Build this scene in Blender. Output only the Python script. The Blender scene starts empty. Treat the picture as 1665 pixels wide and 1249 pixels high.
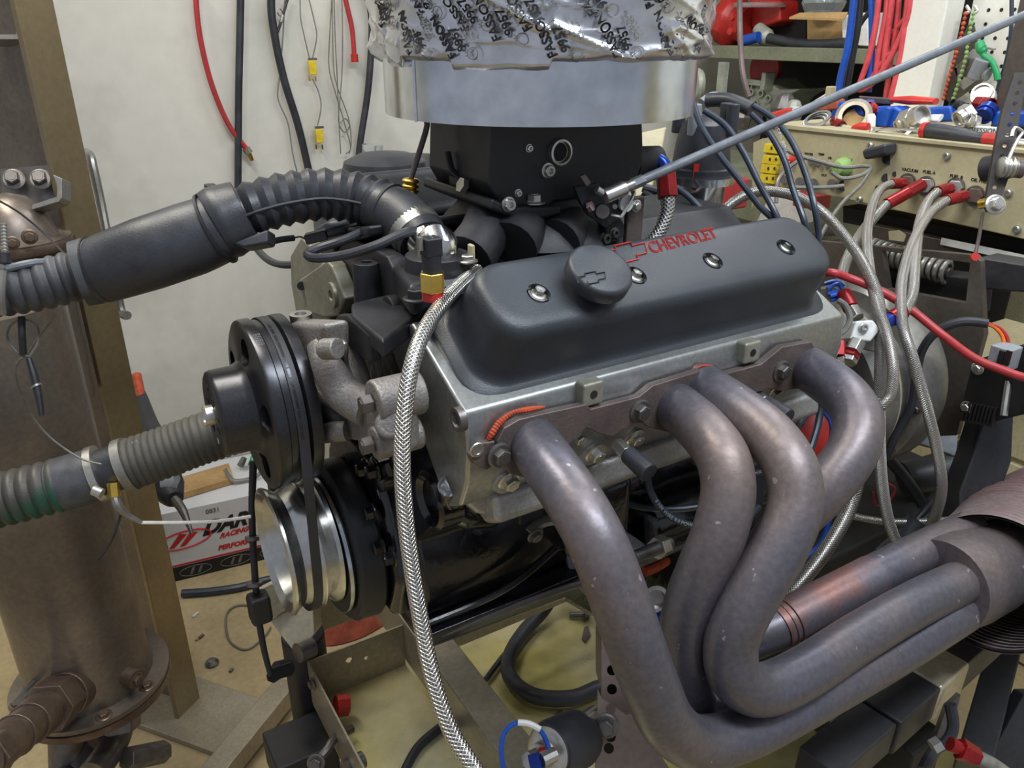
import bpy, bmesh, math, random
from mathutils import Vector, Matrix
from math import sin, cos, pi, radians, atan2, sqrt
random.seed(7)
SC = bpy.context.scene
COL = SC.collection
# ---------------------------------------------------------------- camera, light, exposure
FPX, CX, CY, CAMH = 1300.0, 832.5, 624.5, 1.50
PITCH = radians(24)
cam_d = bpy.data.cameras.new('camera'); cam = bpy.data.objects.new('camera', cam_d); COL.objects.link(cam)
cam_d.sensor_width = 36; cam_d.lens = FPX/1665*36; cam_d.clip_start = .02
cam.location = (0, 0, CAMH); cam.rotation_euler = (radians(90)-PITCH, 0, 0)
SC.camera = cam
wd = bpy.data.worlds.new('world'); SC.world = wd; wd.use_nodes = True
wd.node_tree.nodes['Background'].inputs[0].default_value = (.80, .86, 1, 1)
wd.node_tree.nodes['Background'].inputs[1].default_value = .33
def area(name, loc, size, power, col, target):
    l = bpy.data.lights.new(name, 'AREA'); l.shape = 'RECTANGLE'; l.size, l.size_y = size; l.energy = power; l.color = col
    o = bpy.data.objects.new(name, l); COL.objects.link(o); o.location = loc
    o.rotation_euler = (Vector(target)-Vector(loc)).to_track_quat('-Z', 'Y').to_euler()
    return o
area('ceiling_tube_light', (.75, .25, 2.75), (1.4, .3), 34, (.86, .93, 1), (.5, 1.0, .8))
area('ceiling_tube_light', (-.9, 1.2, 2.8), (1.4, .3), 31, (1, .95, .84), (-.5, 1.6, .5))
area('ceiling_tube_light', (1.0, 1.9, 2.8), (1.4, .3), 17, (.95, .97, 1), (1.2, 1.6, .6))
SC.view_settings.view_transform = 'Standard'; SC.view_settings.look = 'None'
SC.view_settings.gamma = 1; SC.view_settings.use_curve_mapping = False
SC.view_settings.exposure = .25
# ---------------------------------------------------------------- frames
CAM = Vector((0, 0, CAMH))
FW = Vector((0, cos(PITCH), -sin(PITCH))); UPV = Vector((0, sin(PITCH), cos(PITCH)))
YAW = radians(58.5)
U = Vector((sin(YAW), cos(YAW), 0)); V = Vector((-cos(YAW), sin(YAW), 0)); Z = Vector((0, 0, 1))   # engine axes: rearwards, across, up
def ray(x, y): return FW + Vector((1, 0, 0))*((x-CX)/FPX) - UPV*((y-CY)/FPX)
def P(x, y, d): return CAM + ray(x, y)*d                 # point seen at that pixel, d metres deep
EO = P(465, 885, 1.005)                                  # crank nose
def W(u, v, w): return EO + U*u + V*v + Z*w
def PE(x, y, ax, c):                                     # pixel onto the engine-frame plane
    n = (U, V, Z)[ax]; r = ray(x, y)
    return CAM + r*((c - (CAM-EO).dot(n))/r.dot(n))
FLOORW = -EO.z
def toE(p): d = p-EO; return (d.dot(U), d.dot(V), d.dot(Z))
def frame(d):
    d = Vector(d).normalized(); a = Vector((0, 0, 1)) if abs(d.z) < .9 else Vector((1, 0, 0))
    x = a.cross(d).normalized(); return x, d.cross(x), d
def spline(pts, sub=6, vals=None):
    pts = [Vector(p) for p in pts]
    if len(pts) < 3 or sub < 2: return pts, vals
    o, vo = [], []
    for i in range(len(pts)-1):
        p0 = pts[max(i-1, 0)]; p1 = pts[i]; p2 = pts[i+1]; p3 = pts[min(i+2, len(pts)-1)]
        for k in range(sub):
            t = k/sub
            o.append(.5*((2*p1)+(p2-p0)*t+(2*p0-5*p1+4*p2-p3)*t*t+(3*p1-p0-3*p2+p3)*t**3))
            if vals: vo.append(vals[i]*(1-t)+vals[i+1]*t)
    o.append(pts[-1])
    if vals: vo.append(vals[-1])
    return o, (vo if vals else None)
def resample(pts, step, vals=None):
    L = [0]
    for a, b in zip(pts, pts[1:]): L.append(L[-1]+(b-a).length)
    n = max(2, int(round(L[-1]/step))); o, vo, j = [], [], 0
    for i in range(n+1):
        s = L[-1]*i/n
        while j < len(L)-2 and L[j+1] < s: j += 1
        t = (s-L[j])/max(1e-9, L[j+1]-L[j]); o.append(pts[j].lerp(pts[j+1], t))
        if vals: vo.append(vals[j]*(1-t)+vals[j+1]*t)
    return o, vo
# ---------------------------------------------------------------- mesh builder
class MB:
    def __init__(s): s.v = []; s.f = []; s.uv = {}
    def add(s, vs, fs, uvs=None):
        b = len(s.v); s.v += [Vector(p) for p in vs]
        for k, f in enumerate(fs):
            if uvs: s.uv[len(s.f)] = uvs[k]
            s.f.append([b+i for i in f])
        return s
    def rings(s, rings, cap0=True, cap1=True, closed=False, uvl=None):
        n = len(rings[0]); vs = [p for r in rings for p in r]; fs = []; uvs = []
        m = len(rings); rr = m if closed else m-1
        for i in range(rr):
            j = (i+1) % m
            for k in range(n):
                k2 = (k+1) % n
                fs.append((i*n+k, i*n+k2, j*n+k2, j*n+k))
                a = uvl[i] if uvl else i; b2 = uvl[i+1] if uvl and i+1 < len(uvl) else a+1
                uvs.append(((a, k/n), (a, (k+1)/n), (b2, (k+1)/n), (b2, k/n)))
        if cap0 and not closed: fs.append(tuple(range(n))[::-1]); uvs.append([(0, 0)]*n)
        if cap1 and not closed: fs.append(tuple((m-1)*n+k for k in range(n))); uvs.append([(0, 0)]*n)
        return s.add(vs, fs, uvs)
    def tube(s, pts, r, n=12, sub=6, cap=True, rib=None, closed=False, flat=1.0):
        """rib = (pitch, amplitude, shape) gives a corrugated hose"""
        vals = list(r) if isinstance(r, (list, tuple)) else [r]*len(pts)
        pts, vals = spline(pts, sub, vals) if len(pts) > 2 else ([Vector(p) for p in pts], vals)
        if rib: pts, vals = resample(pts, rib[0]/6, vals)
        T = []
        for i in range(len(pts)):
            T.append((pts[min(i+1, len(pts)-1)]-pts[max(i-1, 0)]).normalized())
        x = frame(T[0])[0]; rings = []; L = 0; uvl = []
        for i, p in enumerate(pts):
            if i: L += (p-pts[i-1]).length
            x = (x - T[i]*x.dot(T[i])).normalized(); y = T[i].cross(x); rad = vals[i]
            uvl.append(L/(2*pi*max(vals[0], 1e-4)))
            if rib:
                ph = (L/rib[0]) % 1
                if rib[2] == 'tri': rad += rib[1]*(1-abs(2*ph-1)*2)
                elif rib[2] == 'round': rad += rib[1]*(abs(sin(pi*ph))*2-1)
                elif rib[2] == 'groove': rad += -rib[1] if ph > .7 else 0
            rings.append([p+(x*cos(2*pi*k/n)+y*sin(2*pi*k/n)*flat)*rad for k in range(n)])
        return s.rings(rings, cap, cap, uvl=uvl)
    def cyl(s, a, b, r0, r1=None, n=20, cap=True):
        a, b = Vector(a), Vector(b); r1 = r0 if r1 is None else r1; x, y, d = frame(b-a)
        return s.rings([[a+(x*cos(2*pi*k/n)+y*sin(2*pi*k/n))*r0 for k in range(n)], [b+(x*cos(2*pi*k/n)+y*sin(2*pi*k/n))*r1 for k in range(n)]], cap, cap)
    def lathe(s, o, d, prof, n=32, cap0=True, cap1=True):
        o = Vector(o); x, y, d = frame(d)
        return s.rings([[o+d*h+(x*cos(2*pi*k/n)+y*sin(2*pi*k/n))*max(r, 1e-4) for k in range(n)] for r, h in prof], cap0, cap1)
    def box(s, c, sz, ax=None):
        c = Vector(c); a, b, d = ax or (U, V, Z); a = a*sz[0]/2; b = b*sz[1]/2; d = d*sz[2]/2
        vs = [c+a*i+b*j+d*k for i, j, k in ((-1,-1,-1),(1,-1,-1),(1,1,-1),(-1,1,-1),(-1,-1,1),(1,-1,1),(1,1,1),(-1,1,1))]
        return s.add(vs, [(3,2,1,0),(4,5,6,7),(0,1,5,4),(1,2,6,5),(2,3,7,6),(3,0,4,7)])
    def prism(s, pts, off):
        pts = [Vector(p) for p in pts]; n = len(pts); off = Vector(off)
        nrm = Vector((0, 0, 0))
        for i in range(n): nrm += pts[i].cross(pts[(i+1) % n])
        if nrm.dot(off) > 0: pts = pts[::-1]
        return s.add(pts+[p+off for p in pts], [tuple(range(n)), tuple(range(2*n-1, n-1, -1))]+[((i+1) % n, i, n+i, n+(i+1) % n) for i in range(n)])
    def bar(s, a, b, w, h, up=None):
        a, b = Vector(a), Vector(b); d = (b-a); up = Vector(up or Z); x = up.cross(d).normalized(); y = d.cross(x).normalized()
        return s.box((a+b)/2, (d.length, w, h), (d.normalized(), x, y))
    def build(s, name, mat, parent=None, bevel=0, ang=35, seg=2, origin=None):
        root = parent
        while root is not None and root.parent is not None: root = root.parent
        if parent is not None: org = Vector(parent['_o']) if '_o' in parent else Vector(parent.location)
        elif origin is not None: org = Vector(origin)
        else:
            org = Vector((sum(p.x for p in s.v)/len(s.v), sum(p.y for p in s.v)/len(s.v), min(p.z for p in s.v)))
        me = bpy.data.meshes.new(name)
        me.from_pydata([p-org for p in s.v], [], s.f)
        if s.uv:
            ul = me.uv_layers.new(name='UVMap')
            for fi, poly in enumerate(me.polygons):
                u_ = s.uv.get(fi)
                if u_:
                    for q, li in enumerate(poly.loop_indices): ul.data[li].uv = u_[q]
        bm = bmesh.new(); bm.from_mesh(me); bmesh.ops.recalc_face_normals(bm, faces=bm.faces); bm.to_mesh(me); bm.free()
        me.materials.append(mat); me.polygons.foreach_set('use_smooth', [True]*len(me.polygons))
        try: me.set_sharp_from_angle(angle=radians(ang))
        except Exception: pass
        me.update()
        o = bpy.data.objects.new(name, me); COL.objects.link(o)
        o['_o'] = tuple(org)
        if parent is not None:
            o.parent = parent
        else: o.location = org
        if bevel:
            m = o.modifiers.new('bevel', 'BEVEL'); m.width = bevel; m.segments = seg; m.limit_method = 'ANGLE'; m.angle_limit = radians(30); m.harden_normals = True
        return o
def cut(o, cutter):
    """subtract a builder's shape from an object's mesh for good (real holes)"""
    me = bpy.data.meshes.new('t'); org = Vector(o['_o']); me.from_pydata([p-org for p in cutter.v], [], cutter.f)
    c = bpy.data.objects.new('t', me); COL.objects.link(c)
    if o.parent is not None: c.parent = o.parent
    else: c.location = org
    m = o.modifiers.new('cut', 'BOOLEAN'); m.object = c; m.operation = 'DIFFERENCE'; m.solver = 'EXACT'
    bv = [x for x in o.modifiers if x.type == 'BEVEL']
    for x in bv: x.show_viewport = False
    bpy.context.view_layer.update()
    dg = bpy.context.evaluated_depsgraph_get()
    nm = bpy.data.meshes.new_from_object(o.evaluated_get(dg))
    if len(nm.polygons): o.data = nm
    o.modifiers.remove(m)
    for x in bv: x.show_viewport = True
    bpy.data.objects.remove(c)
    try: o.data.set_sharp_from_angle(angle=radians(35))
    except Exception: pass
    return o
def tag(o, label, cat, group=None):
    o['label'] = label; o['category'] = cat
    if group: o['group'] = group
    return o
def thing(name, loc, label, cat, group=None):
    o = bpy.data.objects.new(name, None); COL.objects.link(o); o.location = loc; o.empty_display_size = .05
    o['_o'] = tuple(loc); return tag(o, label, cat, group)
def struct(o): o['kind'] = 'structure'; return o
def copy_tree(o, delta, rot=0, label=None, parent=None):
    c = o.copy(); COL.objects.link(c)
    if parent is not None: c.parent = parent
    else:
        c.location = Vector(o.location)+Vector(delta); c.rotation_euler.z += rot
        if label: c['label'] = label
    for ch in list(o.children): copy_tree(ch, (0, 0, 0), 0, None, c)
    return c
def prof_text(txt, size, ext=.0003, bold=0, shear=0, outline=0, align='LEFT'):
    cu = bpy.data.curves.new('t', 'FONT'); cu.body = txt; cu.size = size; cu.shear = shear; cu.align_x = align; cu.resolution_u = 3
    if outline: cu.fill_mode = 'NONE'; cu.bevel_depth = outline; cu.bevel_resolution = 0
    else: cu.extrude = ext; cu.offset = bold
    o = bpy.data.objects.new('t', cu); COL.objects.link(o); bpy.context.view_layer.update()
    me = bpy.data.meshes.new_from_object(o.evaluated_get(bpy.context.evaluated_depsgraph_get()))
    vs = [v.co.copy() for v in me.vertices]; fs = [tuple(p.vertices) for p in me.polygons]
    bpy.data.objects.remove(o); bpy.data.meshes.remove(me)
    return vs, fs
def text_on(mb, txt, size, o, xd, yd, **k):
    vs, fs = prof_text(txt, size, **k); n = xd.cross(yd)
    mb.add([Vector(o)+xd*v.x+yd*v.y+n*v.z for v in vs], fs); return mb
# ---------------------------------------------------------------- materials
MATS = {}
def mat(name, c, rough=.5, metal=0, c2=None, ns=12, lo=.4, hi=.65, bump=0, bs=120, rvar=.1, coat=0, alpha=1, trans=0, detail=5, emit=0, fine=.12):
    m = bpy.data.materials.new(name); m.use_nodes = True; nt = m.node_tree; N = nt.nodes; Lk = nt.links
    b = N['Principled BSDF']; tc = N.new('ShaderNodeTexCoord')
    nz = N.new('ShaderNodeTexNoise'); nz.inputs['Scale'].default_value = ns; nz.inputs['Detail'].default_value = detail
    Lk.new(tc.outputs['Object'], nz.inputs['Vector'])
    rp = N.new('ShaderNodeValToRGB'); rp.color_ramp.elements[0].position = lo; rp.color_ramp.elements[1].position = hi
    c2 = c2 or tuple(x*.72 for x in c)
    rp.color_ramp.elements[0].color = (*c, 1); rp.color_ramp.elements[1].color = (*c2, 1)
    Lk.new(nz.outputs['Fac'], rp.inputs['Fac'])
    nf = N.new('ShaderNodeTexNoise'); nf.inputs['Scale'].default_value = bs; nf.inputs['Detail'].default_value = 3
    Lk.new(tc.outputs['Object'], nf.inputs['Vector'])
    mr = N.new('ShaderNodeMapRange'); mr.inputs[1].default_value = .3; mr.inputs[2].default_value = .7
    mr.inputs[3].default_value = 1-fine; mr.inputs[4].default_value = 1+fine; Lk.new(nf.outputs['Fac'], mr.inputs[0])
    vm = N.new('ShaderNodeVectorMath'); vm.operation = 'SCALE'; Lk.new(rp.outputs['Color'], vm.inputs[0]); Lk.new(mr.outputs[0], vm.inputs['Scale'])
    Lk.new(vm.outputs[0], b.inputs['Base Color'])
    r2 = N.new('ShaderNodeMapRange'); r2.inputs[1].default_value = .3; r2.inputs[2].default_value = .7
    r2.inputs[3].default_value = max(.02, rough-rvar); r2.inputs[4].default_value = min(1, rough+rvar)
    Lk.new(nz.outputs['Fac'], r2.inputs[0]); Lk.new(r2.outputs[0], b.inputs['Roughness'])
    b.inputs['Metallic'].default_value = metal; b.inputs['Coat Weight'].default_value = coat; b.inputs['Coat Roughness'].default_value = .15
    b.inputs['Transmission Weight'].default_value = trans
    if emit: b.inputs['Emission Strength'].default_value = emit; b.inputs['Emission Color'].default_value = (*c, 1)
    if bump:
        bm_ = N.new('ShaderNodeBump'); bm_.inputs['Strength'].default_value = bump; bm_.inputs['Distance'].default_value = .002
        Lk.new(nf.outputs['Fac'], bm_.inputs['Height']); Lk.new(bm_.outputs[0], b.inputs['Normal'])
    MATS[name] = m; return m
def braid(name, c, c2, k=6, rough=.3, metal=1):
    m = mat(name, c, rough, metal, rvar=.05); nt = m.node_tree; N = nt.nodes; Lk = nt.links; b = N['Principled BSDF']
    uv = N.new('ShaderNodeUVMap'); sp = N.new('ShaderNodeSeparateXYZ'); Lk.new(uv.outputs[0], sp.inputs[0])
    def math_(op, a, bb):
        n = N.new('ShaderNodeMath'); n.operation = op
        for i, q in enumerate((a, bb)):
            if q is None: continue
            if isinstance(q, (int, float)): n.inputs[i].default_value = q
            else: Lk.new(q, n.inputs[i])
        return n.outputs[0]
    ux = math_('MULTIPLY', sp.outputs[0], 2*pi*k*1.3); uy = math_('MULTIPLY', sp.outputs[1], 2*pi*k)
    s1 = math_('SINE', math_('ADD', ux, uy), None); s2 = math_('SINE', math_('SUBTRACT', ux, uy), None)
    h = math_('MAXIMUM', s1, s2)
    mr = N.new('ShaderNodeMapRange'); mr.inputs[1].default_value = -.5; mr.inputs[2].default_value = .9; Lk.new(h, mr.inputs[0])
    mx = N.new('ShaderNodeMix'); mx.data_type = 'RGBA'; mx.inputs[6].default_value = (*c2, 1); mx.inputs[7].default_value = (*c, 1)
    Lk.new(mr.outputs[0], mx.inputs[0]); Lk.new(mx.outputs[2], b.inputs['Base Color'])
    bp = N.new('ShaderNodeBump'); bp.inputs['Strength'].default_value = .8; bp.inputs['Distance'].default_value = .0012
    Lk.new(mr.outputs[0], bp.inputs['Height']); Lk.new(bp.outputs[0], b.inputs['Normal'])
    return m
M_cover = mat('black_wrinkle_paint', (.025, .029, .036), .40, 0, (.031, .036, .044), bump=.2, bs=900, rvar=.04)
M_black = mat('matte_black', (.014, .014, .017), .5, 0, (.022, .022, .026), bs=200, bump=.1)
M_gloss = mat('oily_black_paint', (.005, .005, .007), .22, 0, (.010, .010, .013), ns=14, bump=.7, bs=45, rvar=.12, coat=.5)
M_rub = mat('black_rubber', (.022, .023, .028), .45, 0, (.035, .037, .045), ns=20, bump=.1, bs=400)
M_rubd = mat('dusty_rubber', (.07, .072, .08), .6, 0, (.035, .036, .042), ns=30, bump=.15, bs=500)
M_rubg = mat('green_stained_rubber', (.055, .05, .042), .55, 0, (.008, .075, .045), ns=6, lo=.44, hi=.54, bump=.15, bs=400)
M_anod = mat('black_anodised_aluminium', (.045, .045, .05), .3, .8, (.055, .055, .06), ns=5, bs=300, rvar=.04)
M_alu = mat('cast_aluminium', (.46, .45, .43), .48, .7, (.36, .35, .33), ns=9, bump=.35, bs=260)
M_alud = mat('dull_cast_aluminium', (.30, .28, .26), .55, .55, (.22, .2, .19), ns=12, bump=.5, bs=300)
M_aluf = mat('machined_aluminium', (.42, .43, .42), .34, .85, (.34, .35, .34), ns=6, bs=200)
M_alug = mat('greenish_cast_head', (.34, .33, .26), .5, .5, (.25, .24, .19), ns=10, bump=.2)
M_pol = mat('polished_aluminium', (.78, .79, .8), .16, 1, (.62, .62, .6), ns=20, rvar=.06)
M_galv = mat('galvanised_sheet', (.72, .74, .76), .20, 1, (.52, .57, .64), ns=6, lo=.42, hi=.68, rvar=.08, bump=.04, bs=40)
M_tape = mat('silver_foil_tape', (.70, .70, .73), .25, .95, (.62, .63, .66), ns=14, rvar=.05, bump=.04, bs=60)
M_head = mat('heat_stained_steel', (.125, .12, .145), .40, .5, (.21, .16, .14), ns=4.5, lo=.44, hi=.70, bump=.10, bs=160, rvar=.09, fine=.14, detail=8)
def flecks(m, c, scale, thr):
    """small worn pale flecks in the coating"""
    nt = m.node_tree; N = nt.nodes; Lk = nt.links; b = N['Principled BSDF']; src = b.inputs['Base Color'].links[0].from_socket
    tc = N.new('ShaderNodeTexCoord'); n = N.new('ShaderNodeTexNoise'); n.inputs['Scale'].default_value = scale; n.inputs['Detail'].default_value = 2; Lk.new(tc.outputs['Object'], n.inputs['Vector'])
    mr = N.new('ShaderNodeMapRange'); mr.inputs[1].default_value = thr; mr.inputs[2].default_value = thr+.03; Lk.new(n.outputs['Fac'], mr.inputs[0])
    mx = N.new('ShaderNodeMix'); mx.data_type = 'RGBA'; mx.inputs[7].default_value = (*c, 1); Lk.new(mr.outputs[0], mx.inputs[0]); Lk.new(src, mx.inputs[6]); Lk.new(mx.outputs[2], b.inputs['Base Color'])
flecks(M_head, (.36, .34, .34), 75, .725)
M_headr = mat('reddish_heat_stained_steel', (.24, .12, .10), .45, .5, (.14, .13, .155), ns=7, lo=.45, hi=.58, bump=.1, bs=200)
M_flange = mat('rusty_brown_flange', (.16, .125, .115), .55, .5, (.11, .08, .075), ns=20, bump=.2, bs=300)
M_orange = mat('orange_sealant', (.55, .08, .02), .6, 0, (.35, .05, .02), ns=60, bump=.5)
M_bolt = mat('zinc_bolt', (.62, .61, .57), .34, .95, (.48, .46, .41), ns=60, rvar=.08)
M_boltd = mat('dull_bolt', (.20, .185, .175), .42, .8, (.14, .125, .12), ns=60)
M_brass = mat('brass', (.80, .56, .13), .27, 1, (.66, .44, .09), ns=30)
M_red = mat('red_anodised', (.34, .018, .02), .3, .5, (.22, .012, .015), ns=20)
M_blue = mat('blue_anodised', (.012, .05, .34), .28, .6, (.01, .03, .2), ns=20)
M_redp = mat('red_plastic', (.50, .025, .018), .4, 0, (.40, .018, .013), ns=10)
M_redr = mat('red_rubber', (.42, .03, .035), .45, 0, (.34, .03, .03), ns=20)
M_pink = mat('faded_red_cable', (.62, .08, .09), .5, 0, (.5, .05, .06), ns=20)
M_bluep = mat('blue_plastic', (.01, .08, .42), .38, 0, (.008, .05, .3), ns=10)
M_green = mat('green_plastic', (.02, .35, .12), .4, 0)
M_lime = mat('lime_tape', (.27, .42, .13), .6, 0, (.2, .34, .1))
M_yel = mat('yellow_plastic', (.72, .55, .02), .45, 0, (.6, .42, .02), ns=30)
M_white = mat('white_plastic', (.75, .75, .72), .5, 0, (.65, .65, .62), ns=30)
M_grey = mat('grey_plastic', (.25, .27, .29), .5, 0)
M_rod = mat('painted_grey_rod', (.15, .165, .185), .5, .1, (.12, .13, .145), ns=40)
M_wire = mat('grey_wire_jacket', (.14, .135, .12), .6, 0, (.2, .19, .16), ns=30)
M_plugw = mat('blue_black_wire', (.035, .045, .065), .38, 0, (.025, .032, .05), ns=20)
M_braid = braid('steel_braid', (.72, .71, .68), (.22, .21, .19), 9)
M_braid2 = braid('fine_steel_braid', (.46, .44, .40), (.19, .18, .165), 13, .38)
M_con = mat('beige_painted_steel', (.45, .40, .25), .5, .1, (.36, .32, .19), ns=8, lo=.45, hi=.7, bump=.05, fine=.06)
M_brn = mat('raw_brown_steel', (.12, .10, .085), .45, .45, (.085, .07, .058), ns=7, rvar=.1, bump=.05)
M_col = mat('varnished_steel_column', (.27, .215, .13), .34, .6, (.19, .15, .09), ns=4, rvar=.12, bump=.05, bs=90, fine=.08)
M_tank = mat('stained_tank_and_shaded_web', (.22, .185, .15), .36, .55, (.13, .105, .09), ns=5, lo=.35, hi=.65, rvar=.12, bump=.08)
M_rust = mat('rusty_fitting', (.17, .125, .095), .42, .6, (.11, .07, .052), ns=18, bump=.2)
M_frame = mat('cart_frame_steel', (.36, .315, .235), .36, .4, (.28, .24, .175), ns=6, rvar=.1, bump=.04)
M_tray = mat('oily_drip_tray', (.62, .56, .34), .30, .3, (.52, .45, .15), ns=4, lo=.42, hi=.62, rvar=.12, bump=.06, bs=30)
M_sq = mat('black_square_tube_paint', (.04, .04, .045), .45, .2, (.028, .028, .03), ns=10)
M_dark = mat('grime_and_hole_shade', (.007, .0065, .0065), .7, 0, (.014, .013, .012), ns=10)  # also the shade inside holes, painted as flat near-black discs
M_floor = mat('stained_concrete', (.47, .37, .20), .55, 0, (.33, .25, .13), ns=3.5, lo=.35, hi=.72, bump=.2, bs=60, detail=8, fine=.1)
M_wall = mat('scuffed_white_wall', (.64, .62, .55), .7, 0, (.47, .45, .385), ns=4.5, lo=.50, hi=.80, bump=.08, bs=25, detail=10, fine=.03)
M_peg = mat('pegboard_white', (.78, .77, .70), .6, 0, (.72, .70, .62), ns=5, fine=.03)
M_shelf = mat('greenish_shelf_steel', (.23, .24, .16), .5, .2, (.17, .18, .12), ns=8)
M_card = mat('cardboard', (.46, .29, .12), .8, 0, (.38, .23, .09), ns=10)
M_casting = mat('pale_casting', (.38, .40, .33), .55, .3, (.28, .29, .24), ns=20, bump=.3)
M_rag = mat('red_shop_rag', (.36, .085, .045), .9, 0, (.24, .055, .035), ns=30, bump=.5, bs=300)
M_paper = mat('box_print_white', (.66, .66, .66), .5, 0, (.62, .62, .63), ns=4, fine=.03)
M_ink = mat('black_ink', (.01, .01, .012), .5, 0)
M_inkr = mat('red_ink', (.6, .02, .03), .5, 0)
M_inkw = mat('white_ink', (.7, .75, .8), .5, 0)
M_sil = mat('dull_silver_paint', (.33, .32, .29), .4, .7, (.26, .25, .23), ns=8)
M_clear = mat('clear_bottle_plastic', (.8, .84, .84), .15, 0, (.75, .8, .8), trans=.85)
M_purple = mat('flex_hose_purple_brown', (.30, .24, .23), .5, .3, (.24, .15, .15), ns=6, lo=.4, hi=.6)
M_beigecab = mat('beige_cabinet', (.56, .50, .31), .5, 0, (.50, .44, .27), ns=5)
M_cpul = mat('machined_pulley_aluminium', (.66, .66, .64), .24, .95, (.5, .5, .47), ns=15)
M_post = mat('brown_post_steel', (.25, .19, .165), .4, .3, (.19, .145, .12), ns=8)
M_pale = mat('pale_bare_steel', (.62, .57, .42), .35, .5, (.52, .47, .34), ns=6)
M_strap = mat('dark_strap_steel', (.045, .036, .031), .6, 0, (.03, .024, .021), ns=12)
M_teal = mat('teal_wire', (.02, .45, .38), .4, 0)
# ---------------------------------------------------------------- fasteners (shared meshes)
BOLTS = {}
def bolt(parent, pos, d, r, mat_, name='bolt', washer=True, h=.9, n=6):
    key = (round(r, 5), mat_.name, washer, h, n, name)
    if key not in BOLTS:
        b = MB()
        if washer: b.lathe((0, 0, 0), Z, [(r*1.55, 0), (r*1.55, r*.18), (r*1.3, r*.3)], 20)
        b.lathe((0, 0, 0), Z, [(r, r*.1), (r, r*h), (r*.86, r*(h+.12))], n)
        b.lathe((0, 0, 0), Z, [(r*.62, r*h), (r*.6, r*(h+.17))], 14)
        me = bpy.data.meshes.new(name); me.from_pydata(b.v, [], b.f); me.materials.append(mat_); me.polygons.foreach_set('use_smooth', [True]*len(me.polygons))
        me.set_sharp_from_angle(angle=radians(25)); BOLTS[key] = me
    o = bpy.data.objects.new(name, BOLTS[key]); COL.objects.link(o); o.parent = parent
    o.location = Vector(pos)-Vector(parent['_o']); o.rotation_euler = Vector(d).to_track_quat('Z', 'Y').to_euler()
    return o
def capscrew(parent, pos, d, r, mat_=None):
    key = ('cap', round(r, 5), (mat_ or M_bolt).name)
    if key not in BOLTS:
        b = MB(); b.lathe((0, 0, 0), Z, [(r*1.3, 0), (r*1.3, r*.25), (r, r*.3), (r, r*1.0), (r*.9, r*1.15), (r*.5, r*1.15), (r*.45, r*.5)], 18)
        me = bpy.data.meshes.new('cap_screw'); me.from_pydata(b.v, [], b.f); me.materials.append(mat_ or M_bolt); me.polygons.foreach_set('use_smooth', [True]*len(me.polygons))
        me.set_sharp_from_angle(angle=radians(30)); BOLTS[key] = me
    o = bpy.data.objects.new('cap_screw', BOLTS[key]); COL.objects.link(o); o.parent = parent
    o.location = Vector(pos)-Vector(parent['_o']); o.rotation_euler = Vector(d).to_track_quat('Z', 'Y').to_euler()
    return o
def strand(name, pts, r, m, label, cat, n=8, sub=6, group=None, **k):
    o = MB().tube(pts, r, n, sub, **k).build(name, m); return tag(o, label, cat, group)
def sub_tube(name, parent, pts, r, m, n=12, sub=6, **k): return MB().tube(pts, r, n, sub, **k).build(name, m, parent)
def hexnut(mb, a, b, r): return mb.cyl(a, b, r, n=6)
# ================================================================ setting
def quad(name, pts, m, off):
    return struct(MB().prism(pts, off).build(name, m))
WV = 1.65                                                 # back wall plane (across the engine axis)
quad('floor', [W(-3, -3.5, FLOORW), W(4, -3.5, FLOORW), W(4, WV+.1, FLOORW), W(-3, WV+.1, FLOORW)], M_floor, Z*-.1)
quad('wall_back', [W(-3, WV, FLOORW), W(3.2, WV, FLOORW), W(3.2, WV, 1.6), W(-3, WV, 1.6)], M_wall, V*.1)
quad('wall_right', [W(2.75, WV, FLOORW), W(2.75, -2.5, FLOORW), W(2.75, -2.5, 1.6), W(2.75, WV, 1.6)], M_beigecab, U*.1)
# white post beside the pegboard
struct(MB().box(W(1.47, .215, -.1), (.06, .085, 1.9)).build('trim_1', M_peg, bevel=.004))
# ================================================================ left column, tank and pipes
def vline(p, z): return Vector((p.x, p.y, z))
cb = PE(292, 1178, 2, FLOORW); ce = PE(327, 1142, 2, FLOORW)
t = thing('steel_column', (cb.x, cb.y, 0), 'tall brown steel channel column standing left of the engine in front of the white wall', 'column')
vd = (ce-cb).normalized(); bk = Vector((-vd.y, vd.x, 0)); c0 = Vector((cb.x, cb.y, 0)); fl = (ce-cb).length
MB().box(c0+vd*(fl/2)+bk*.006+Z*1.3, (fl, .012, 2.6), (vd, bk, Z)).build('near_flange', M_col, t, bevel=.002)
MB().box(c0+vd*(fl*.75)+bk*.15+Z*1.3, (.012, .29, 2.6), (vd, bk, Z)).build('web', M_tank, t, bevel=.002)  # darker steel than the flanges: shade of the recess put into its colour
MB().box(c0+vd*(fl/2)+bk*.30+Z*1.3, (fl, .012, 2.6), (vd, bk, Z)).build('far_flange', M_col, t, bevel=.002)
MB().box(c0+vd*.04+bk*.03+Z*.008, (.17, .36, .016), (vd, bk, Z)).build('base_plate', M_frame, t, bevel=.002)
g = MB().tube([P(137, 248, 1.62), P(146, 252, 1.60), P(152, 275, 1.60), P(165, 335, 1.62), P(185, 440, 1.64), P(197, 505, 1.66), P(207, 513, 1.64)], .009, 10, 6).build('steel_rod_hook', M_sil)
tag(g, 'bent grey steel rod hanging along the right edge of the brown column', 'rod')
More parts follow.
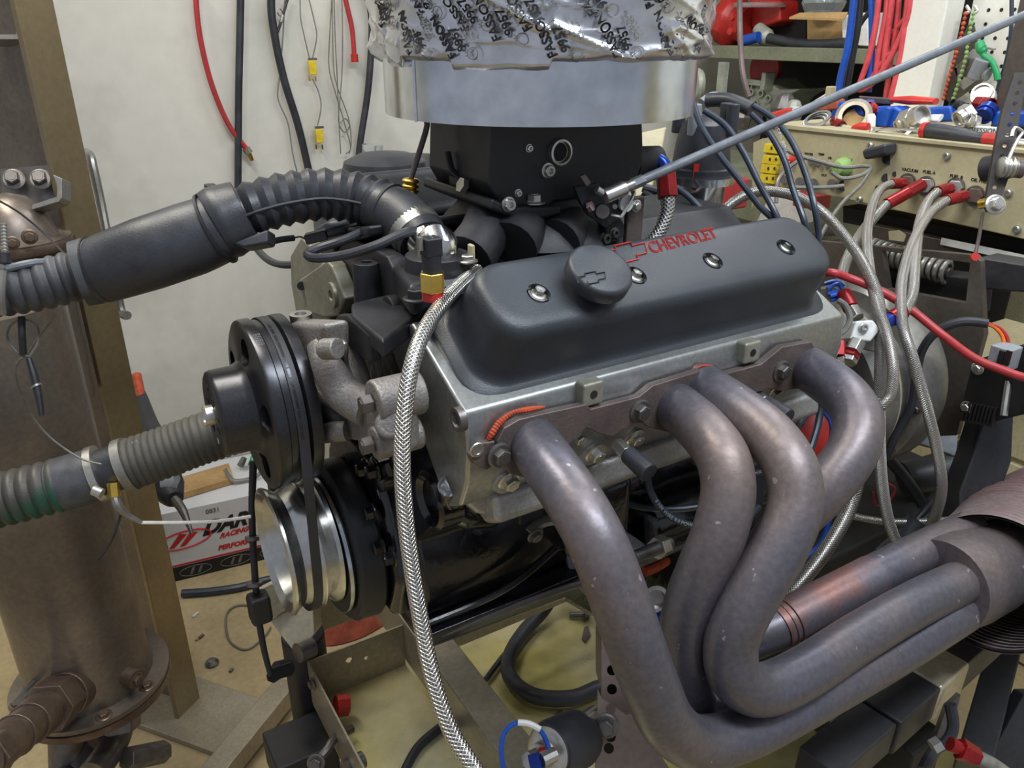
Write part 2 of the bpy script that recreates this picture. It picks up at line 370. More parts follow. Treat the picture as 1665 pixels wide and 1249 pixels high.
# upper tank with hangers
tk = PE(140, 1100, 2, FLOORW+.30)
tk = P(150, 1105, 1.50)
tx, ty = tk.x, tk.y; TZ = tk.z
t = thing('water_tank', (tx, ty, TZ-.1), 'tall stained steel cylinder tank with bolted bottom flange in front of the brown column', 'tank')
TR = .104
lean = Vector((0, 0, 1))
MB().lathe((tx, ty, TZ), Z, [(TR+.03, 0), (TR+.032, .012), (TR+.004, .014), (TR, .05), (TR, .74)], 48).build('tank_body', M_tank, t)
MB().lathe((tx, ty, TZ-.022), Z, [(TR+.02, 0), (TR+.032, .006), (TR+.032, .02)], 48).build('bottom_flange', M_rust, t)
MB().lathe((tx, ty, TZ-.08), Z, [(.035, -.06), (.045, 0), (.06, .03), (TR, .06)], 32).build('tank_outlet', M_rust, t)
for a in (-.35, .35, 2.2, 3.3, 4.4): bolt(t, (tx+cos(a-.6)*(TR+.017), ty+sin(a-.6)*(TR+.017), TZ+.012), Z, .009, M_rust)
bossd = (P(228, 1095, 1.42)-Vector((tx, ty, P(228, 1095, 1.42).z))).normalized()
MB().cyl(Vector((tx, ty, TZ+.05))+bossd*(TR-.01), Vector((tx, ty, TZ+.05))+bossd*(TR+.022), .017, n=24).build('drain_plug', M_rust, t)
bolt(t, Vector((tx, ty, TZ+.05))+bossd*(TR+.02), bossd, .009, M_rust)
t = thing('upper_tank_dome', P(30, 420, 1.42), 'domed rusty top fitting of the tank hung from a bolted bracket at the left edge', 'tank fitting')
dc = P(22, 372, 1.36)
MB().lathe((dc.x, dc.y, dc.z-.10), Z, [(.065, -.22), (.068, 0), (.066, .07), (.085, .075), (.085, .085), (.066, .088), (.062, .10), (.052, .13), (.03, .152), (.005, .16)], 40).build('dome', M_tank, t)
MB().lathe((dc.x, dc.y, dc.z-.032), Z, [(.088, 0), (.09, .006), (.088, .014)], 32).build('dome_flange', M_rust, t)
bolt(t, P(48, 385, 1.29), P(60, 400, 1.2)-P(48, 385, 1.29), .008, M_rust)
bolt(t, P(20, 395, 1.28), P(60, 400, 1.2)-P(48, 385, 1.29), .007, M_rust)
for (nm, px, lb) in (('upper_bracket', [(-20, 68), (32, 68), (32, 12), (24, 18)], 'steel angle bracket with one large bolt high on the column at the top left corner'),
                 ('lower_bracket', [(52, 345), (98, 332), (98, 290), (86, 278)], 'steel strap bracket with two bolts clamped on the column above the rusty dome')):
    t = thing('column_bracket', P(px[1][0], px[1][1], 1.34), lb, 'bracket')
    x0, y0 = px[0]; x1, y1 = px[1]; d = 1.33
    MB().prism([P(x0, y0-4, d), P(x1-3, y1-4, d), P(x1+2, y1-10, d), P(px[2][0]+2, px[2][1], d), P(px[3][0], px[3][1]+6, d), P(px[2][0]-5, px[2][1]+12, d), P(x1-6, y1-12, d), P(x0, y0-12, d)], FW*.03).build('strap', M_sil, t, bevel=.0008)
    if nm == 'upper_bracket':
        MB().prism([P(-30, 62, 1.40), P(28, 60, 1.40), P(24, 10, 1.40), P(-30, 5, 1.40)], FW*.01).build('back_plate', M_boltd, t)
        bolt(t, P(6, 40, 1.38), -FW+Vector((.35, 0, .2)), .016, M_boltd, h=1.2)
    else:
        MB().prism([P(5, 338, 1.40), P(94, 326, 1.40), P(80, 268, 1.40), P(0, 275, 1.40)], FW*.01).build('back_plate', M_boltd, t)
        bolt(t, P(22, 292, 1.385), -FW+Vector((.35, 0, .2)), .012, M_boltd, h=1.2); bolt(t, P(66, 292, 1.385), -FW+Vector((.35, 0, .2)), .012, M_boltd, h=1.2)
# bottom pipes
t = thing('drain_pipe_fitting', P(90, 1180, 1.42), 'brown threaded pipe with hexagon union sloping down left from the tank bottom', 'pipe')
a, b = P(-30, 1240, 1.12), P(120, 1118, 1.40); d = (b-a)
def along(q): return a+d*q
MB().tube([a, along(.5), b], .030, 24, 4).build('pipe', M_rust, t)
for q0, q1, rr, n in ((.02, .12, .036, 6), (.30, .31, .033, 24), (.45, .60, .034, 24), (.66, .84, .043, 6), (.86, 1.0, .040, 24)):
    MB().cyl(along(q0), along(q1), rr, n=n).build('union_nut' if n == 6 else 'collar', M_rust, t, bevel=.002)
MB().tube([b, P(150, 1105, 1.46), P(165, 1140, 1.5)], .036, 20).build('elbow', M_rust, t)
t = thing('drain_valve', P(190, 1190, 1.55), 'dark pipe elbow and ball valve under the brown tank', 'valve')
MB().tube([P(190, 1140, 1.53), P(192, 1190, 1.53), P(175, 1225, 1.5), P(150, 1260, 1.45)], .026, 18).build('elbow', M_boltd, t)
MB().cyl(P(193, 1150, 1.53), P(193, 1185, 1.53), .04, n=6).build('valve_body', M_boltd, t, bevel=.003)
MB().cyl(P(205, 1235, 1.5), P(268, 1222, 1.58), .022, n=6).build('outlet_nut', M_boltd, t, bevel=.002)
MB().tube([P(110, 1180, 1.55), P(112, 1249, 1.55), P(112, 1290, 1.5)], .035, 16).build('tail_pipe', M_boltd, t)
MB().tube([P(150, 1150, 1.6), P(150, 1200, 1.6), P(135, 1270, 1.55)], .05, 16).build('drain_body', M_boltd, t)
h = MB().prism([P(22, 1140, 1.30), P(28, 1147, 1.30), P(60, 1104, 1.38), P(84, 1090, 1.42), P(82, 1083, 1.42), P(56, 1099, 1.38)], FW*.012).build('valve_lever', M_sil); tag(h, 'bent flat steel valve lever left of the tank bottom', 'lever')
f = MB(); f.bar(PE(340, 1275, 2, FLOORW+.05), PE(468, 1118, 2, FLOORW+.05), .055, .05)
tag(f.build('floor_rail', M_frame, bevel=.003), 'square steel tube lying on the floor from the column foot to the black post', 'rail')
tag(MB().box(PE(10, 905, 2, FLOORW+.12)+V*.02, (.5, .03, .24)).build('wall_board', M_wall, bevel=.003), 'low beige panel standing against the wall at the left edge', 'panel')
tag(MB().lathe(PE(6, 893, 2, FLOORW+.10)-V*.03, -V, [(.012, 0), (.02, .004), (.012, .02)], 16).build('wall_hook', M_bolt), 'small round metal knob on the low beige panel', 'knob')
# ================================================================ hanging things on the back wall
wv = WV-.03
def WP(x, y, v=wv): return PE(x, y, 1, v)
t = thing('red_air_hose', WP(405, 255), 'red air hose hanging on the white wall with brass end fitting', 'hose')
sub_tube('hose', t, [WP(318, -30), WP(320, 20), WP(328, 75), WP(345, 140), WP(370, 200), WP(395, 235), WP(402, 243)], .0075, M_redr, 10)
MB().cyl(WP(400, 241), WP(405, 249), .012).build('crimp_ring', M_bolt, t); MB().cyl(WP(404, 248), WP(410, 261), .008, .006).build('end_fitting', M_brass, t)
t = thing('short_red_hose', WP(575, 90), 'short red hose end hanging above the second yellow plug cable', 'hose')
sub_tube('hose', t, [WP(556, -40), WP(562, 0), WP(572, 45), WP(576, 90)], .0075, M_redr, 10)
MB().cyl(WP(576, 88), WP(577, 101), .011).build('end_fitting', M_redp, t)
strand('black_hose', [WP(392, -40), WP(390, 60), WP(388, 160), WP(387, 300), WP(386, 360)], .0105, M_rub, 'straight black hose hanging beside the red air hose', 'hose', 12, group=None)
strand('black_hose', [WP(452, -60), WP(441, 0), WP(447, 60), WP(462, 130), WP(485, 205), WP(505, 290), WP(520, 350)], .0115, M_rub, 'black hose sweeping down the wall left of the yellow plugs', 'hose', 12)
strand('black_hose', [WP(590, -30), WP(603, 20), WP(604, 70), WP(598, 150), WP(586, 230), WP(580, 290), WP(578, 340)], .0105, M_rub, 'black hose hanging right of the yellow plugs into the round tray', 'hose', 12)
strand('black_cable', [P(405, 380, 1.35), P(418, 405, 1.35), P(440, 425, 1.3), P(470, 431, 1.25), P(520, 424, 1.2)], .006, M_rub, 'black cable drooping below the ribbed upper hose', 'cable')
strand('wall_wire', [WP(463, 0), WP(460, 60), WP(455, 120), WP(452, 160), WP(468, 200), WP(476, 250), WP(484, 285), WP(490, 320)], .002, M_wire, 'thin grey wire hanging behind the sweeping black hose', 'wire', 6)
t = thing('pressure_line_end', WP(450, 50), 'thin black cable with crimped end crossing the sweeping hose', 'cable')
sub_tube('cable', t, [WP(448, 62), WP(457, 35), WP(470, -10)], .004, M_rub, 8); MB().cyl(WP(457, 36), WP(460, 24), .005).build('crimp', M_bolt, t)
MB().tube([WP(455, 14), WP(459, 20), WP(455, 26), WP(451, 20)], .0015, 6, closed=True).build('ring', M_boltd, t)
for i, (x, y, w1, w2, lb) in enumerate(((508, 110, [(488, -10), (489, 30), (495, 60), (503, 95)], [(500, -10), (510, 30), (515, 60), (508, 95)], 'upper yellow thermocouple plug hanging on grey wires on the wall'),
                         (519, 221, [(508, 128), (518, 150), (522, 175), (516, 205)], None, 'lower yellow thermocouple plug hanging below its twin on the wall'))):
    t = thing('thermocouple_plug', WP(x, y), lb, 'connector', 'yellow thermocouple plugs on the wall')
    MB().box(WP(x, y), (.022, .014, .040)).build('plug_body', M_yel, t, bevel=.002)
    MB().box(WP(x, y-14), (.026, .01, .006)).build('strain_clamp', M_boltd, t)
    for s in (-1, 1): MB().box(WP(x+s*5, y+18), (.005, .003, .014)).build('prong', M_brass, t)
    sub_tube('lead', t, [WP(*q) for q in w1], .0018, M_wire, 6)
    if w2: sub_tube('lead', t, [WP(*q) for q in w2], .0018, M_wire, 6)
for i, pts in enumerate(([(540, -10), (536, 60), (535, 110), (545, 150), (560, 200), (570, 240), (562, 250)], [(543, -10), (545, 60), (548, 120), (550, 170), (552, 215), (554, 250)],
                         [(556, -10), (557, 70), (556, 120), (552, 170), (551, 200), (560, 215), (568, 205), (562, 193), (553, 200)], [(540, -10), (542, 100), (548, 140), (566, 190), (571, 230), (568, 250)])):
    strand('wall_wire', [WP(x, y) for x, y in pts], .0019, M_wire, ['grey wire bowing out leftmost in the hanging bundle', 'straight grey wire in the middle of the hanging bundle', 'grey wire ending in a small coiled loop in the hanging bundle', 'grey wire crossing over to the right in the hanging bundle'][i], 'wire', 6, group='grey wires hanging on the wall')
# black round pan with dome on a shelf behind the engine
t = thing('round_drain_pan', PE(655, 292, 1, 1.30), 'round black rubber pan behind the engine against the wall', 'pan')
pc = PE(655, 262, 1, 1.28)
MB().lathe(pc-Z*.075, Z, [(.12, 0), (.155, .05), (.165, .062), (.165, .075), (.15, .075), (.14, .06), (.10, .02)], 48).build('pan_rim', M_rub, t)
MB().box(pc+U*.18+Z*.0, (.12, .05, .008)).build('pan_handle', M_rub, t, bevel=.003)
d = MB().lathe(PE(628, 300, 1, .62)-Z*.0, Z, [(.082, -.03), (.085, .02), (.078, .045), (.05, .058), (.005, .062)], 40).build('domed_cover', M_rub); tag(d, 'black domed lid in front of the round black pan', 'lid')
d = MB().cyl(PE(606, 262, 1, 1.34), PE(606, 235, 1, 1.34), .03, n=20).build('clear_jar', M_clear); tag(d, 'small clear jar behind the black domed lid', 'jar')
tag(MB().prism([P(700, 298, 1.62), P(752, 283, 1.62), P(752, 300, 1.62), P(700, 300, 1.62)], FW*.2).build('brown_cardboard_box', M_card), 'brown cardboard edge behind the far valve cover', 'box')
strut = MB()
tag(MB().box(W(.66, 1.30, -.35), (.16, .20, 1.10)).build('pedestal', M_dark, bevel=.004), 'dark pedestal carrying the round black pan behind the engine', 'pedestal')
# ================================================================ floor things at the left
t = thing('parts_box', PE(340, 935, 2, FLOORW), 'white cardboard parts box with red and black print on the floor by the wall', 'box')
q0, q1 = PE(268, 950, 2, FLOORW), PE(470, 900, 2, FLOORW); ex = (q1-q0).normalized(); ey = Vector((-ex.y, ex.x, 0))
BH = .235; BW = (q1-q0).length
b = MB().box(q0+ex*BW/2+ey*.13+Z*BH/2, (BW, .26, BH), (ex, ey, Z)).build('carton', M_paper, t, bevel=.002)
def onbox(x, h, off=.0008): return q0+ex*x-ey*off+Z*h
def strip(name, m, pts, off=.0008): return MB().prism([onbox(x, h, off) for x, h in pts], ey*.0006).build(name, m, t)
strip('black_band', M_ink, [(0, .0), (BW, 0), (BW, .048), (0, .048)]); strip('red_band', M_inkr, [(0, .050), (BW, .050), (BW, .056), (0, .056)])
mb = MB()
for k in range(4):
    cx_ = .09+k*.115
    mb.tube([onbox(cx_+.045*cos(a*pi/8), .024+.017*sin(a*pi/8), .0014) for a in range(17)], .0012, 5, 1)
    for s in (-.018, .004): mb.prism([onbox(cx_+s, .013, .0016), onbox(cx_+s+.008, .013, .0016), onbox(cx_+s+.018, .036, .0016), onbox(cx_+s+.010, .036, .0016)], ey*.0004)
mb.build('oval_emblem_print', M_wire, t)
mb = MB(); text_on(mb, '0831', .02, onbox(.145, BH-.03, .001), ex, Z, bold=.0004); mb.build('number_print', M_wire, t)
mb = MB(); mb.tube([onbox(.075+.075*cos(a*pi/10), .135+.028*sin(a*pi/10)+.005*cos(a*pi/10), .0012) for a in range(21)], .0026, 5, 1)
for s in (-.03, .0): mb.prism([onbox(.06+s, .115, .0014), onbox(.075+s, .115, .0014), onbox(.115+s, .152, .0014), onbox(.095+s, .158, .0014)], ey*.0004)
mb.build('red_oval_emblem', M_inkr, t)
mb = MB(); text_on(mb, 'DART', .062, onbox(.125, .135, .001), (ex+Z*.05).normalized(), Z, bold=.003, shear=.5); mb.build('brand_lettering', M_ink, t)
mb = MB(); text_on(mb, 'RACING', .022, onbox(.17, .112, .001), (ex+Z*.05).normalized(), Z, bold=.001, shear=.5); text_on(mb, 'PERFORMANCE', .022, onbox(.16, .072, .001), ex, Z, bold=.001, shear=.3); mb.build('red_lettering', M_inkr, t)
tag(MB().box(q0+ex*.16+ey*.12+Z*(BH+.012), (.16, .10, .02), ((ex+ey*.2).normalized(), ey, Z)).build('cardboard_flap', M_card, bevel=.001), 'small piece of brown card on top of the white parts box', 'card')
tag(MB().box(q0+ex*.10+ey*.10+Z*(BH+.01), (.03, .02, .016), (ex, ey, Z)).build('red_clip', M_redp, bevel=.003), 'red plastic piece on the white parts box beside the card', 'clip')
tag(MB().tube([q0+ex*.22+ey*.1+Z*(BH+.05), q0+ex*.24+ey*.08+Z*(BH+.015), q0+ex*.30+ey*.08+Z*(BH+.012), q0+ex*.33+ey*.09+Z*(BH+.03)], .006, 8).build('short_tube', M_braid2), 'short silver hose lying on the white parts box', 'hose')
for i in range(5):
    r_ = random.Random(i); p_ = q0+ex*(.27+.03*i)+ey*(.14+.02*r_.random())+Z*(BH+.02)
    tag(MB().cyl(p_, p_+ex*.02*r_.random()+Z*.03*r_.random()+ey*.02, .012, .010, n=8 if i % 2 else 6).build('small_fitting', (M_boltd, M_green, M_bolt, M_boltd, M_blue)[i], bevel=.001), ['dark steel fitting', 'green fitting', 'silver hexagon fitting', 'dull hexagon fitting', 'blue anodised fitting'][i]+' in the heap of parts on the white box', 'fitting', 'small fittings on the parts box')
t = thing('screwdriver', P(298, 860, 1.8), 'black and orange handled screwdriver standing tip down between the column and the parts box', 'screwdriver')
MB().tube([P(222, 610, 2.1), P(232, 660, 2.05)], .012, 10).build('orange_shaft', M_orange, t)
MB().tube([P(228, 640, 2.08), P(243, 690, 2.0), P(262, 735, 1.92), P(272, 790, 1.86), P(284, 812, 1.82)], [.014, .022, .03, .038, .02], 14).build('handle', M_rub, t)
MB().cyl(P(268, 792, 1.84), P(290, 785, 1.84), .022, n=16).build('grey_collar', M_grey, t)
MB().tube([P(284, 812, 1.82), P(298, 832, 1.8), P(312, 868, 1.78)], [.012, .01, .003], 10).build('blade', M_boltd, t)
fl_ = FLOORW
strand('blue_floor_hose', [PE(x, y, 2, fl_+.012) for x, y in ((296, 965), (340, 962), (390, 955), (430, 944), (480, 935))], .012, M_plugw, 'grey blue hose lying on the floor in front of the parts box', 'hose', 10)
strand('thin_floor_wire', [PE(x, y, 2, fl_+.004) for x, y in ((412, 985), (385, 985), (368, 1000), (370, 1035), (385, 1052), (405, 1055), (430, 1035), (440, 1020))], .003, M_wire, 'thin looped wire lying on the floor left of the crank pulley', 'wire', 6)
tag(MB().lathe(PE(345, 1080, 2, fl_), Z, [(.016, 0), (.018, .006), (.01, .014), (.002, .015)], 10).build('floor_nut', M_boltd), 'small dark nut lying on the floor right of the column', 'nut')
for i, (x, y) in enumerate(((318, 1000), (327, 1035), (376, 1090), (320, 1040))):
    tag(MB().box(PE(x, y, 2, fl_+.003), (.02-.004*i, .007, .005), (vd, bk, Z)).build('floor_debris', (M_wall, M_boltd, M_boltd, M_card)[i]), ['pale sliver', 'small dark crumb', 'tiny black crumb', 'thin brown scrap'][i]+' of debris on the tan floor right of the column', 'debris', 'debris on the tan floor')
# ================================================================ engine
def PX(pts, ax, c): return [PE(x, y, ax, c) for x, y in pts]
def prof(pts, u): return [W(u, v, w) for v, w in pts]
t = thing('engine_block', W(.40, 0, -.28), 'oily black V8 engine block with black oil pan below the silver heads', 'engine')
BK = prof([(-.135, -.075), (-.14, -.03), (-.12, .03), (-.205, .115), (-.198, .158), (-.08, .272), (0, .25), (.08, .272), (.198, .158), (.205, .115), (.12, .03), (.14, -.03), (.135, -.075)], .125)
MB().prism(BK, U*.53).build('block', M_gloss, t, bevel=.006)
MB().prism(prof([(-.10, -.09), (-.125, -.02), (-.10, .07), (-.06, .13), (.06, .13), (.10, .07), (.125, -.02), (.10, -.09)], .095), U*.04).build('timing_cover', M_gloss, t, bevel=.012, seg=3)
pn = MB()
pn.prism(prof([(-.165, -.075), (-.165, -.092), (.165, -.092), (.165, -.075)], .115), U*.545)
pan = pn.build('pan_rail', M_gloss, t, bevel=.003)
MB().prism([W(.13, 0, -.09)+V*-.12, W(.66, 0, -.09)+V*-.12, W(.66, 0, -.235)+V*-.10, W(.42, 0, -.235)+V*-.10, W(.35, 0, -.16)+V*-.115, W(.13, 0, -.15)+V*-.115], V*.23).build('oil_pan', M_gloss, t, bevel=.012, seg=3)
# side web and bosses seen below the near head
MB().tube([W(.12, -.15, -.07), W(.22, -.165, -.05), W(.30, -.165, -.015), W(.36, -.17, .03)], .005, 10).build('pan_bolt_rib', M_gloss, t)
MB().tube([W(.13, -.16, -.085), W(.30, -.168, -.083), W(.40, -.18, -.083), W(.62, -.175, -.083)], .005, 8).build('pan_gasket_lip', M_boltd, t)
fp = PE(694, 808, 1, -.17)
MB().lathe(PE(705, 812, 0, .122), -U, [(.034, -.02), (.034, .004), (.029, .008), (.023, .002), (.022, -.016)], 32, cap1=True).build('core_plug_boss', M_gloss, t)
MB().tube([PE(730, 790, 0, .12), PE(735, 820, 0, .14), PE(760, 838, 0, .16), PE(800, 845, 0, .2)], [.012, .018, .016, .01], 12).build('casting_rib', M_gloss, t)
mb = MB().box(W(.34, -.155, .035), (.10, .10, .10)); mb.build('side_boss', M_gloss, t, bevel=.015, seg=3)
MB().box(PE(858, 826, 1, -.19), (.035, .02, .028)).build('date_pad', M_black, t, bevel=.003)
for k, (x, y) in enumerate(((612, 765), (608, 832), (596, 762), (622, 888), (640, 905), (606, 925), (648, 760))):
    bolt(t, PE(x, y, 0, .088 if k != 4 else .09), -U, .0085, M_gloss, h=1.3)
MB().lathe(PE(618, 770, 0, .096), -U, [(.022, -.01), (.022, .004), (.012, .008)], 20).build('cover_boss', M_gloss, t)
MB().lathe(PE(612, 840, 0, .096), -U, [(.018, -.01), (.018, .004), (.012, .008)], 20).build('cover_boss', M_gloss, t)
# bracket (fuel pump arm) seen under the first header tube
mk = MB().tube([PE(862, 866, 1, -.2), PE(880, 850, 1, -.2), PE(905, 845, 1, -.21), PE(925, 858, 1, -.22)], .009, 8, flat=.5).build('dipstick_bracket', M_alug, t)
bolt(t, PE(870, 870, 1, -.21), -V-Z*.3, .007, M_boltd)
# ---------------- cylinder heads
HF = [(629, 553), (672, 512), (700, 560), (745, 640), (800, 640), (800, 690), (768, 700), (743, 713), (756, 744), (718, 790)]
def vw(pts, u): return [toE(PE(x, y, 0, u))[1:] for x, y in pts]
hp = vw([(629, 553), (676, 515), (745, 640)], .12)
near = [(-.083, .278), (-.150, .318), (-.262, .262), (-.268, .225), (-.262, .185), (-.247, .150), (-.215, .132), (-.200, .150)]
t = thing('cylinder_head', W(.39, -.2, .15), 'bare silver aluminium cylinder head on the side facing the viewer, above the header flange', 'cylinder head', 'cylinder heads')
h_ = MB().prism(prof(near, .12), U*.545).build('head_casting', M_aluf, t, bevel=.004)
# lower spark plug deck with bolts
MB().prism(prof([(-.205, .15), (-.255, .155), (-.262, .125), (-.235, .108), (-.21, .115)], .155), U*.50).build('lower_rail', M_alu, t, bevel=.008, seg=3)
bosspts = [PE(x, y, 1, -.262) for x, y in ((786, 752), (846, 780), (870, 830), (790, 832), (748, 800), (722, 788), (752, 745))]
MB().prism(PX([(735, 800), (757, 745), (790, 735), (845, 760), (860, 790), (850, 808), (790, 826), (760, 822)], 1, -.215), -V*.022).build('corner_casting', M_alu, t, bevel=.006, seg=3)
for (x, y, r) in ((829, 782, .0085), (969, 737, .0085), (1034, 712, .0075), (943, 712, .0065), (1262, 638, .0075)):
    pp = PE(x, y, 1, -.262); MB().lathe(pp+V*.012, -V-Z*.35, [(r*2.1, -.01), (r*2.1, .006), (r*1.9, .010)], 20).build('bolt_boss', M_alu, t); bolt(t, pp+V*.002, -V-Z*.35, r, M_bolt, h=1.1)
for (x, y) in ((958, 637), (1216, 570)):
    pp = PE(x, y, 1, -.268); o = MB().box(pp, (.026, .016, .026)).build('threaded_pad', M_alug, t, bevel=.003)
    MB().cyl(pp-V*.0078, pp-V*.0086, .0045, n=12).build('threaded_hole', M_dark, t)
pp = PE(745, 682, 0, .118); MB().lathe(pp, -U, [(.013, -.004), (.012, .003), (.008, .003), (.007, -.001)], 20).build('threaded_hole', M_boltd, t)
# swoopy casting at the front corner
MB().prism(PX([(756, 735), (775, 715), (800, 712), (806, 745), (785, 760), (762, 748)], 1, -.266), -V*.008).build('gasket_ear', M_flange, t, bevel=.002)
pp = PE(776, 732, 1, -.275); MB().lathe(pp, -V, [(.008, 0), (.007, .001), (.0045, .001), (.004, -.001)], 16).build('ear_hole', M_bolt, t)
far = [(-v, w) for v, w in near]
t = thing('cylinder_head', W(.39, .2, .15), 'greenish grey cylinder head on the far side, with a socket plug in its end', 'cylinder head', 'cylinder heads')
MB().prism(prof([(-v, w) for v, w in [(-.083, .278), (-.13, .325), (-.20, .335), (-.262, .295), (-.275, .25), (-.262, .185), (-.247, .150), (-.2, .15)]], .12), U*.545).build('head_casting', M_alug, t, bevel=.004)
MB().prism(PX([(486, 455), (495, 449), (530, 424), (538, 432), (560, 486), (548, 514), (528, 517), (501, 508)], 0, .115), U*.02).build('end_pad', M_alug, t, bevel=.003)
pp = PE(541, 480, 0, .114); MB().lathe(pp, -U, [(.017, -.004), (.016, .003), (.007, .003), (.006, -.002)], 24).build('socket_plug', M_alug, t)
MB().cyl(PE(490, 465, 0, .12), PE(490, 465, 0, .112), .006, n=12).build('bolt_hole', M_dark, t)
MB().prism(PX([(484, 418), (548, 372), (600, 368), (600, 385), (545, 400), (490, 432)], 0, .13), U*.3).build('cover_flange', M_black, t, bevel=.004)
# ---------------- valve covers
def rr(L0, L1, B0, B1, rad, h, O_, ua, ta, na, k=7):
    out = []
    for (cx_, cy_, a0) in ((L1-rad, B1-rad, 0), (L0+rad, B1-rad, 90), (L0+rad, B0+rad, 180), (L1-rad, B0+rad, 270)):
        for i in range(k):
            a = radians(a0+90*i/(k-1)); out.append(O_+ua*(cx_+rad*cos(a))+ta*(cy_+rad*sin(a))+na*h)
    return out
TILT = radians(33)
def cover_shape(O_, ua, ta, na, L=.522, B=.132):
    R = []
    for (i0, i1, j0, j1, rad, h) in ((.001, .001, .001, .001, .034, -.002), (0, 0, 0, 0, .035, .0), (0, 0, 0, 0, .035, .006), (.002, .002, .002, .002, .034, .008), (.011, .011, .010, .010, .032, .0095),
            (.014, .014, .013, .012, .032, .0115), (.0165, .0165, .0155, .0135, .032, .016), (.018, .018, .017, .014, .032, .022), (.024, .024, .022, .016, .032, .062), (.0255, .0255, .0235, .017, .031, .069), (.0285, .0285, .027, .019, .030, .074), (.034, .034, .033, .0225, .028, .0768), (.042, .042, .042, .028, .024, .0775)):
        R.append(rr(i0, L-i1, j0, B-j1, rad, h, O_, ua, ta, na))
    return MB().rings(R)
CO = W(.133, -.252, .257); CT = V*cos(TILT)+Z*sin(TILT); CN = -V*sin(TILT)+Z*cos(TILT)
t = thing('valve_cover', CO+U*.26+CT*.06, 'black valve cover with raised red lettering and round oil cap, on the silver cylinder head', 'valve cover', 'valve covers')
cvr = cover_shape(CO, U, CT, CN).build('cover_shell', M_cover, t, ang=50)
def on_top(x, y, h=.0775):   # pixel onto the top plane of the cover
    p0 = CO+CN*h; r = ray(x, y); return CAM+r*((p0-CAM).dot(CN)/r.dot(CN))
bl = [(876, 477), (1034, 448), (1159, 424), (1278, 402)]
cc = MB()
for x, y in bl: cc.cyl(on_top(x, y)+CN*.01, on_top(x, y)-CN*.010, .0125, n=20)
cut(cvr, cc)
for x, y in bl:
    p_ = on_top(x, y, .0678)
    MB().lathe(p_, CN, [(.0115, 0), (.0115, .0015), (.006, .0015)], 24).build('washer', M_bolt, t); bolt(t, p_+CN*.001, CN, .0062, M_bolt, h=1.0, name='cover_bolt')
pc_ = on_top(961, 468)
cap = MB().lathe(pc_, CN, [(.020, -.003), (.020, .010), (.031, .012), (.0335, .014), (.0338, .026), (.0325, .0285), (.029, .030), (.005, .0305)], 48).build('oil_filler_cap', M_cover, t, ang=50)
def bowtie(c, w, hgt, ua, va, nrm, off):
    q = [(-.5, -.28), (-.5, .28), (-.19, .28), (-.19, .5), (.19, .5), (.19, .28), (.5, .28), (.44, -.28), (.19, -.28), (.19, -.5), (-.19, -.5), (-.19, -.28)]
    return [c+ua*(a*w+b_*hgt*.25)+va*(b_*hgt)+nrm*off for a, b_ in q]
ta_ = CT
o1 = MB().tube(bowtie(on_top(962, 452, .108), .034, .013, U, CT, CN, .0006), .0007, 6, 1, closed=True); o1.build('pressed_emblem', M_black, cap)
tx0 = on_top(1056, 408); tx1 = on_top(1168, 381)
xa = (tx1-tx0).normalized(); ya = CN.cross(xa)
mb = MB(); vs, fs = prof_text('CHEVROLET', .0225, shear=.25, outline=.00055)
w_ = max(v.x for v in vs); sc_ = (tx1-tx0).length/w_
mb.add([tx0+xa*v.x*sc_+ya*(v.y-.004)+CN*(v.z+.0003) for v in vs], fs); mb.build('red_lettering', M_redp, t)
bc = on_top(1018, 411)
mb = MB(); mb.tube(bowtie(bc, .060, .024, xa, ya, CN, .0005), .0009, 6, 1, closed=True); mb.build('red_emblem', M_redp, t)
t = thing('valve_cover', W(.39, .22, .27), 'plain black valve cover on the far side of the engine behind the intake', 'valve cover', 'valve covers')
CT2 = -V*cos(TILT)+Z*sin(TILT); CN2 = V*sin(TILT)+Z*cos(TILT)
cover_shape(W(.133, .262, .285), U, CT2, CN2).build('cover_shell', M_cover, t, ang=50)
# ---------------- intake manifold
t = thing('intake_manifold', W(.38, 0, .28), 'black cast intake manifold in the valley under the throttle body', 'intake manifold')
MB().prism(prof([(-.082, .283), (-.082, .29), (-.115, .325), (-.06, .365), (.06, .365), (.115, .325), (.082, .283)], .135), U*.52).build('manifold_body', M_black, t, bevel=.006)
MB().prism(PX([(571, 492), (628, 478), (668, 470), (695, 500), (622, 554), (571, 512)], 2, .318), -Z*.02).build('front_flange', M_black, t, bevel=.004)
MB().prism(PX([(640, 445), (760, 415), (780, 445), (720, 500), (668, 520), (640, 480)], 2, .325), Z*.035).build('front_pad', M_black, t, bevel=.008)
bs = PE(601, 497, 0, .125)
sub = MB().cyl(bs, bs+Z*.052, .0175, .0155, 28); bb = sub.build('bolt_boss', M_black, t, bevel=.001); 
cut(bb, MB().cyl(bs+Z*.03, bs+Z*.06, .006, n=16))
b2 = PE(630, 505, 0, .125); MB().cyl(b2, b2+U*.04, .0165, n=24).build('side_boss', M_black, t, bevel=.002); MB().cyl(b2-U*.0006, b2, .007, n=16).build('boss_hole', M_dark, t)
MB().tube([bs+U*.03+Z*.03, W(.18, 0, .36), W(.22, -.03, .37)], .02, 14).build('coolant_passage', M_black, t)
for (x0, y0, r0, x1, y1, r1) in ((760, 420, .03, 800, 350, .03), (830, 400, .032, 850, 345, .03), (905, 395, .03, 930, 350, .03)):
    MB().tube([PE(x0, y0, 1, -.10), PE((x0+x1)/2+5, (y0+y1)/2, 1, -.08), PE(x1, y1, 1, -.04)], [r0, r0*.95, r1], 18).build('runner', M_black, t)
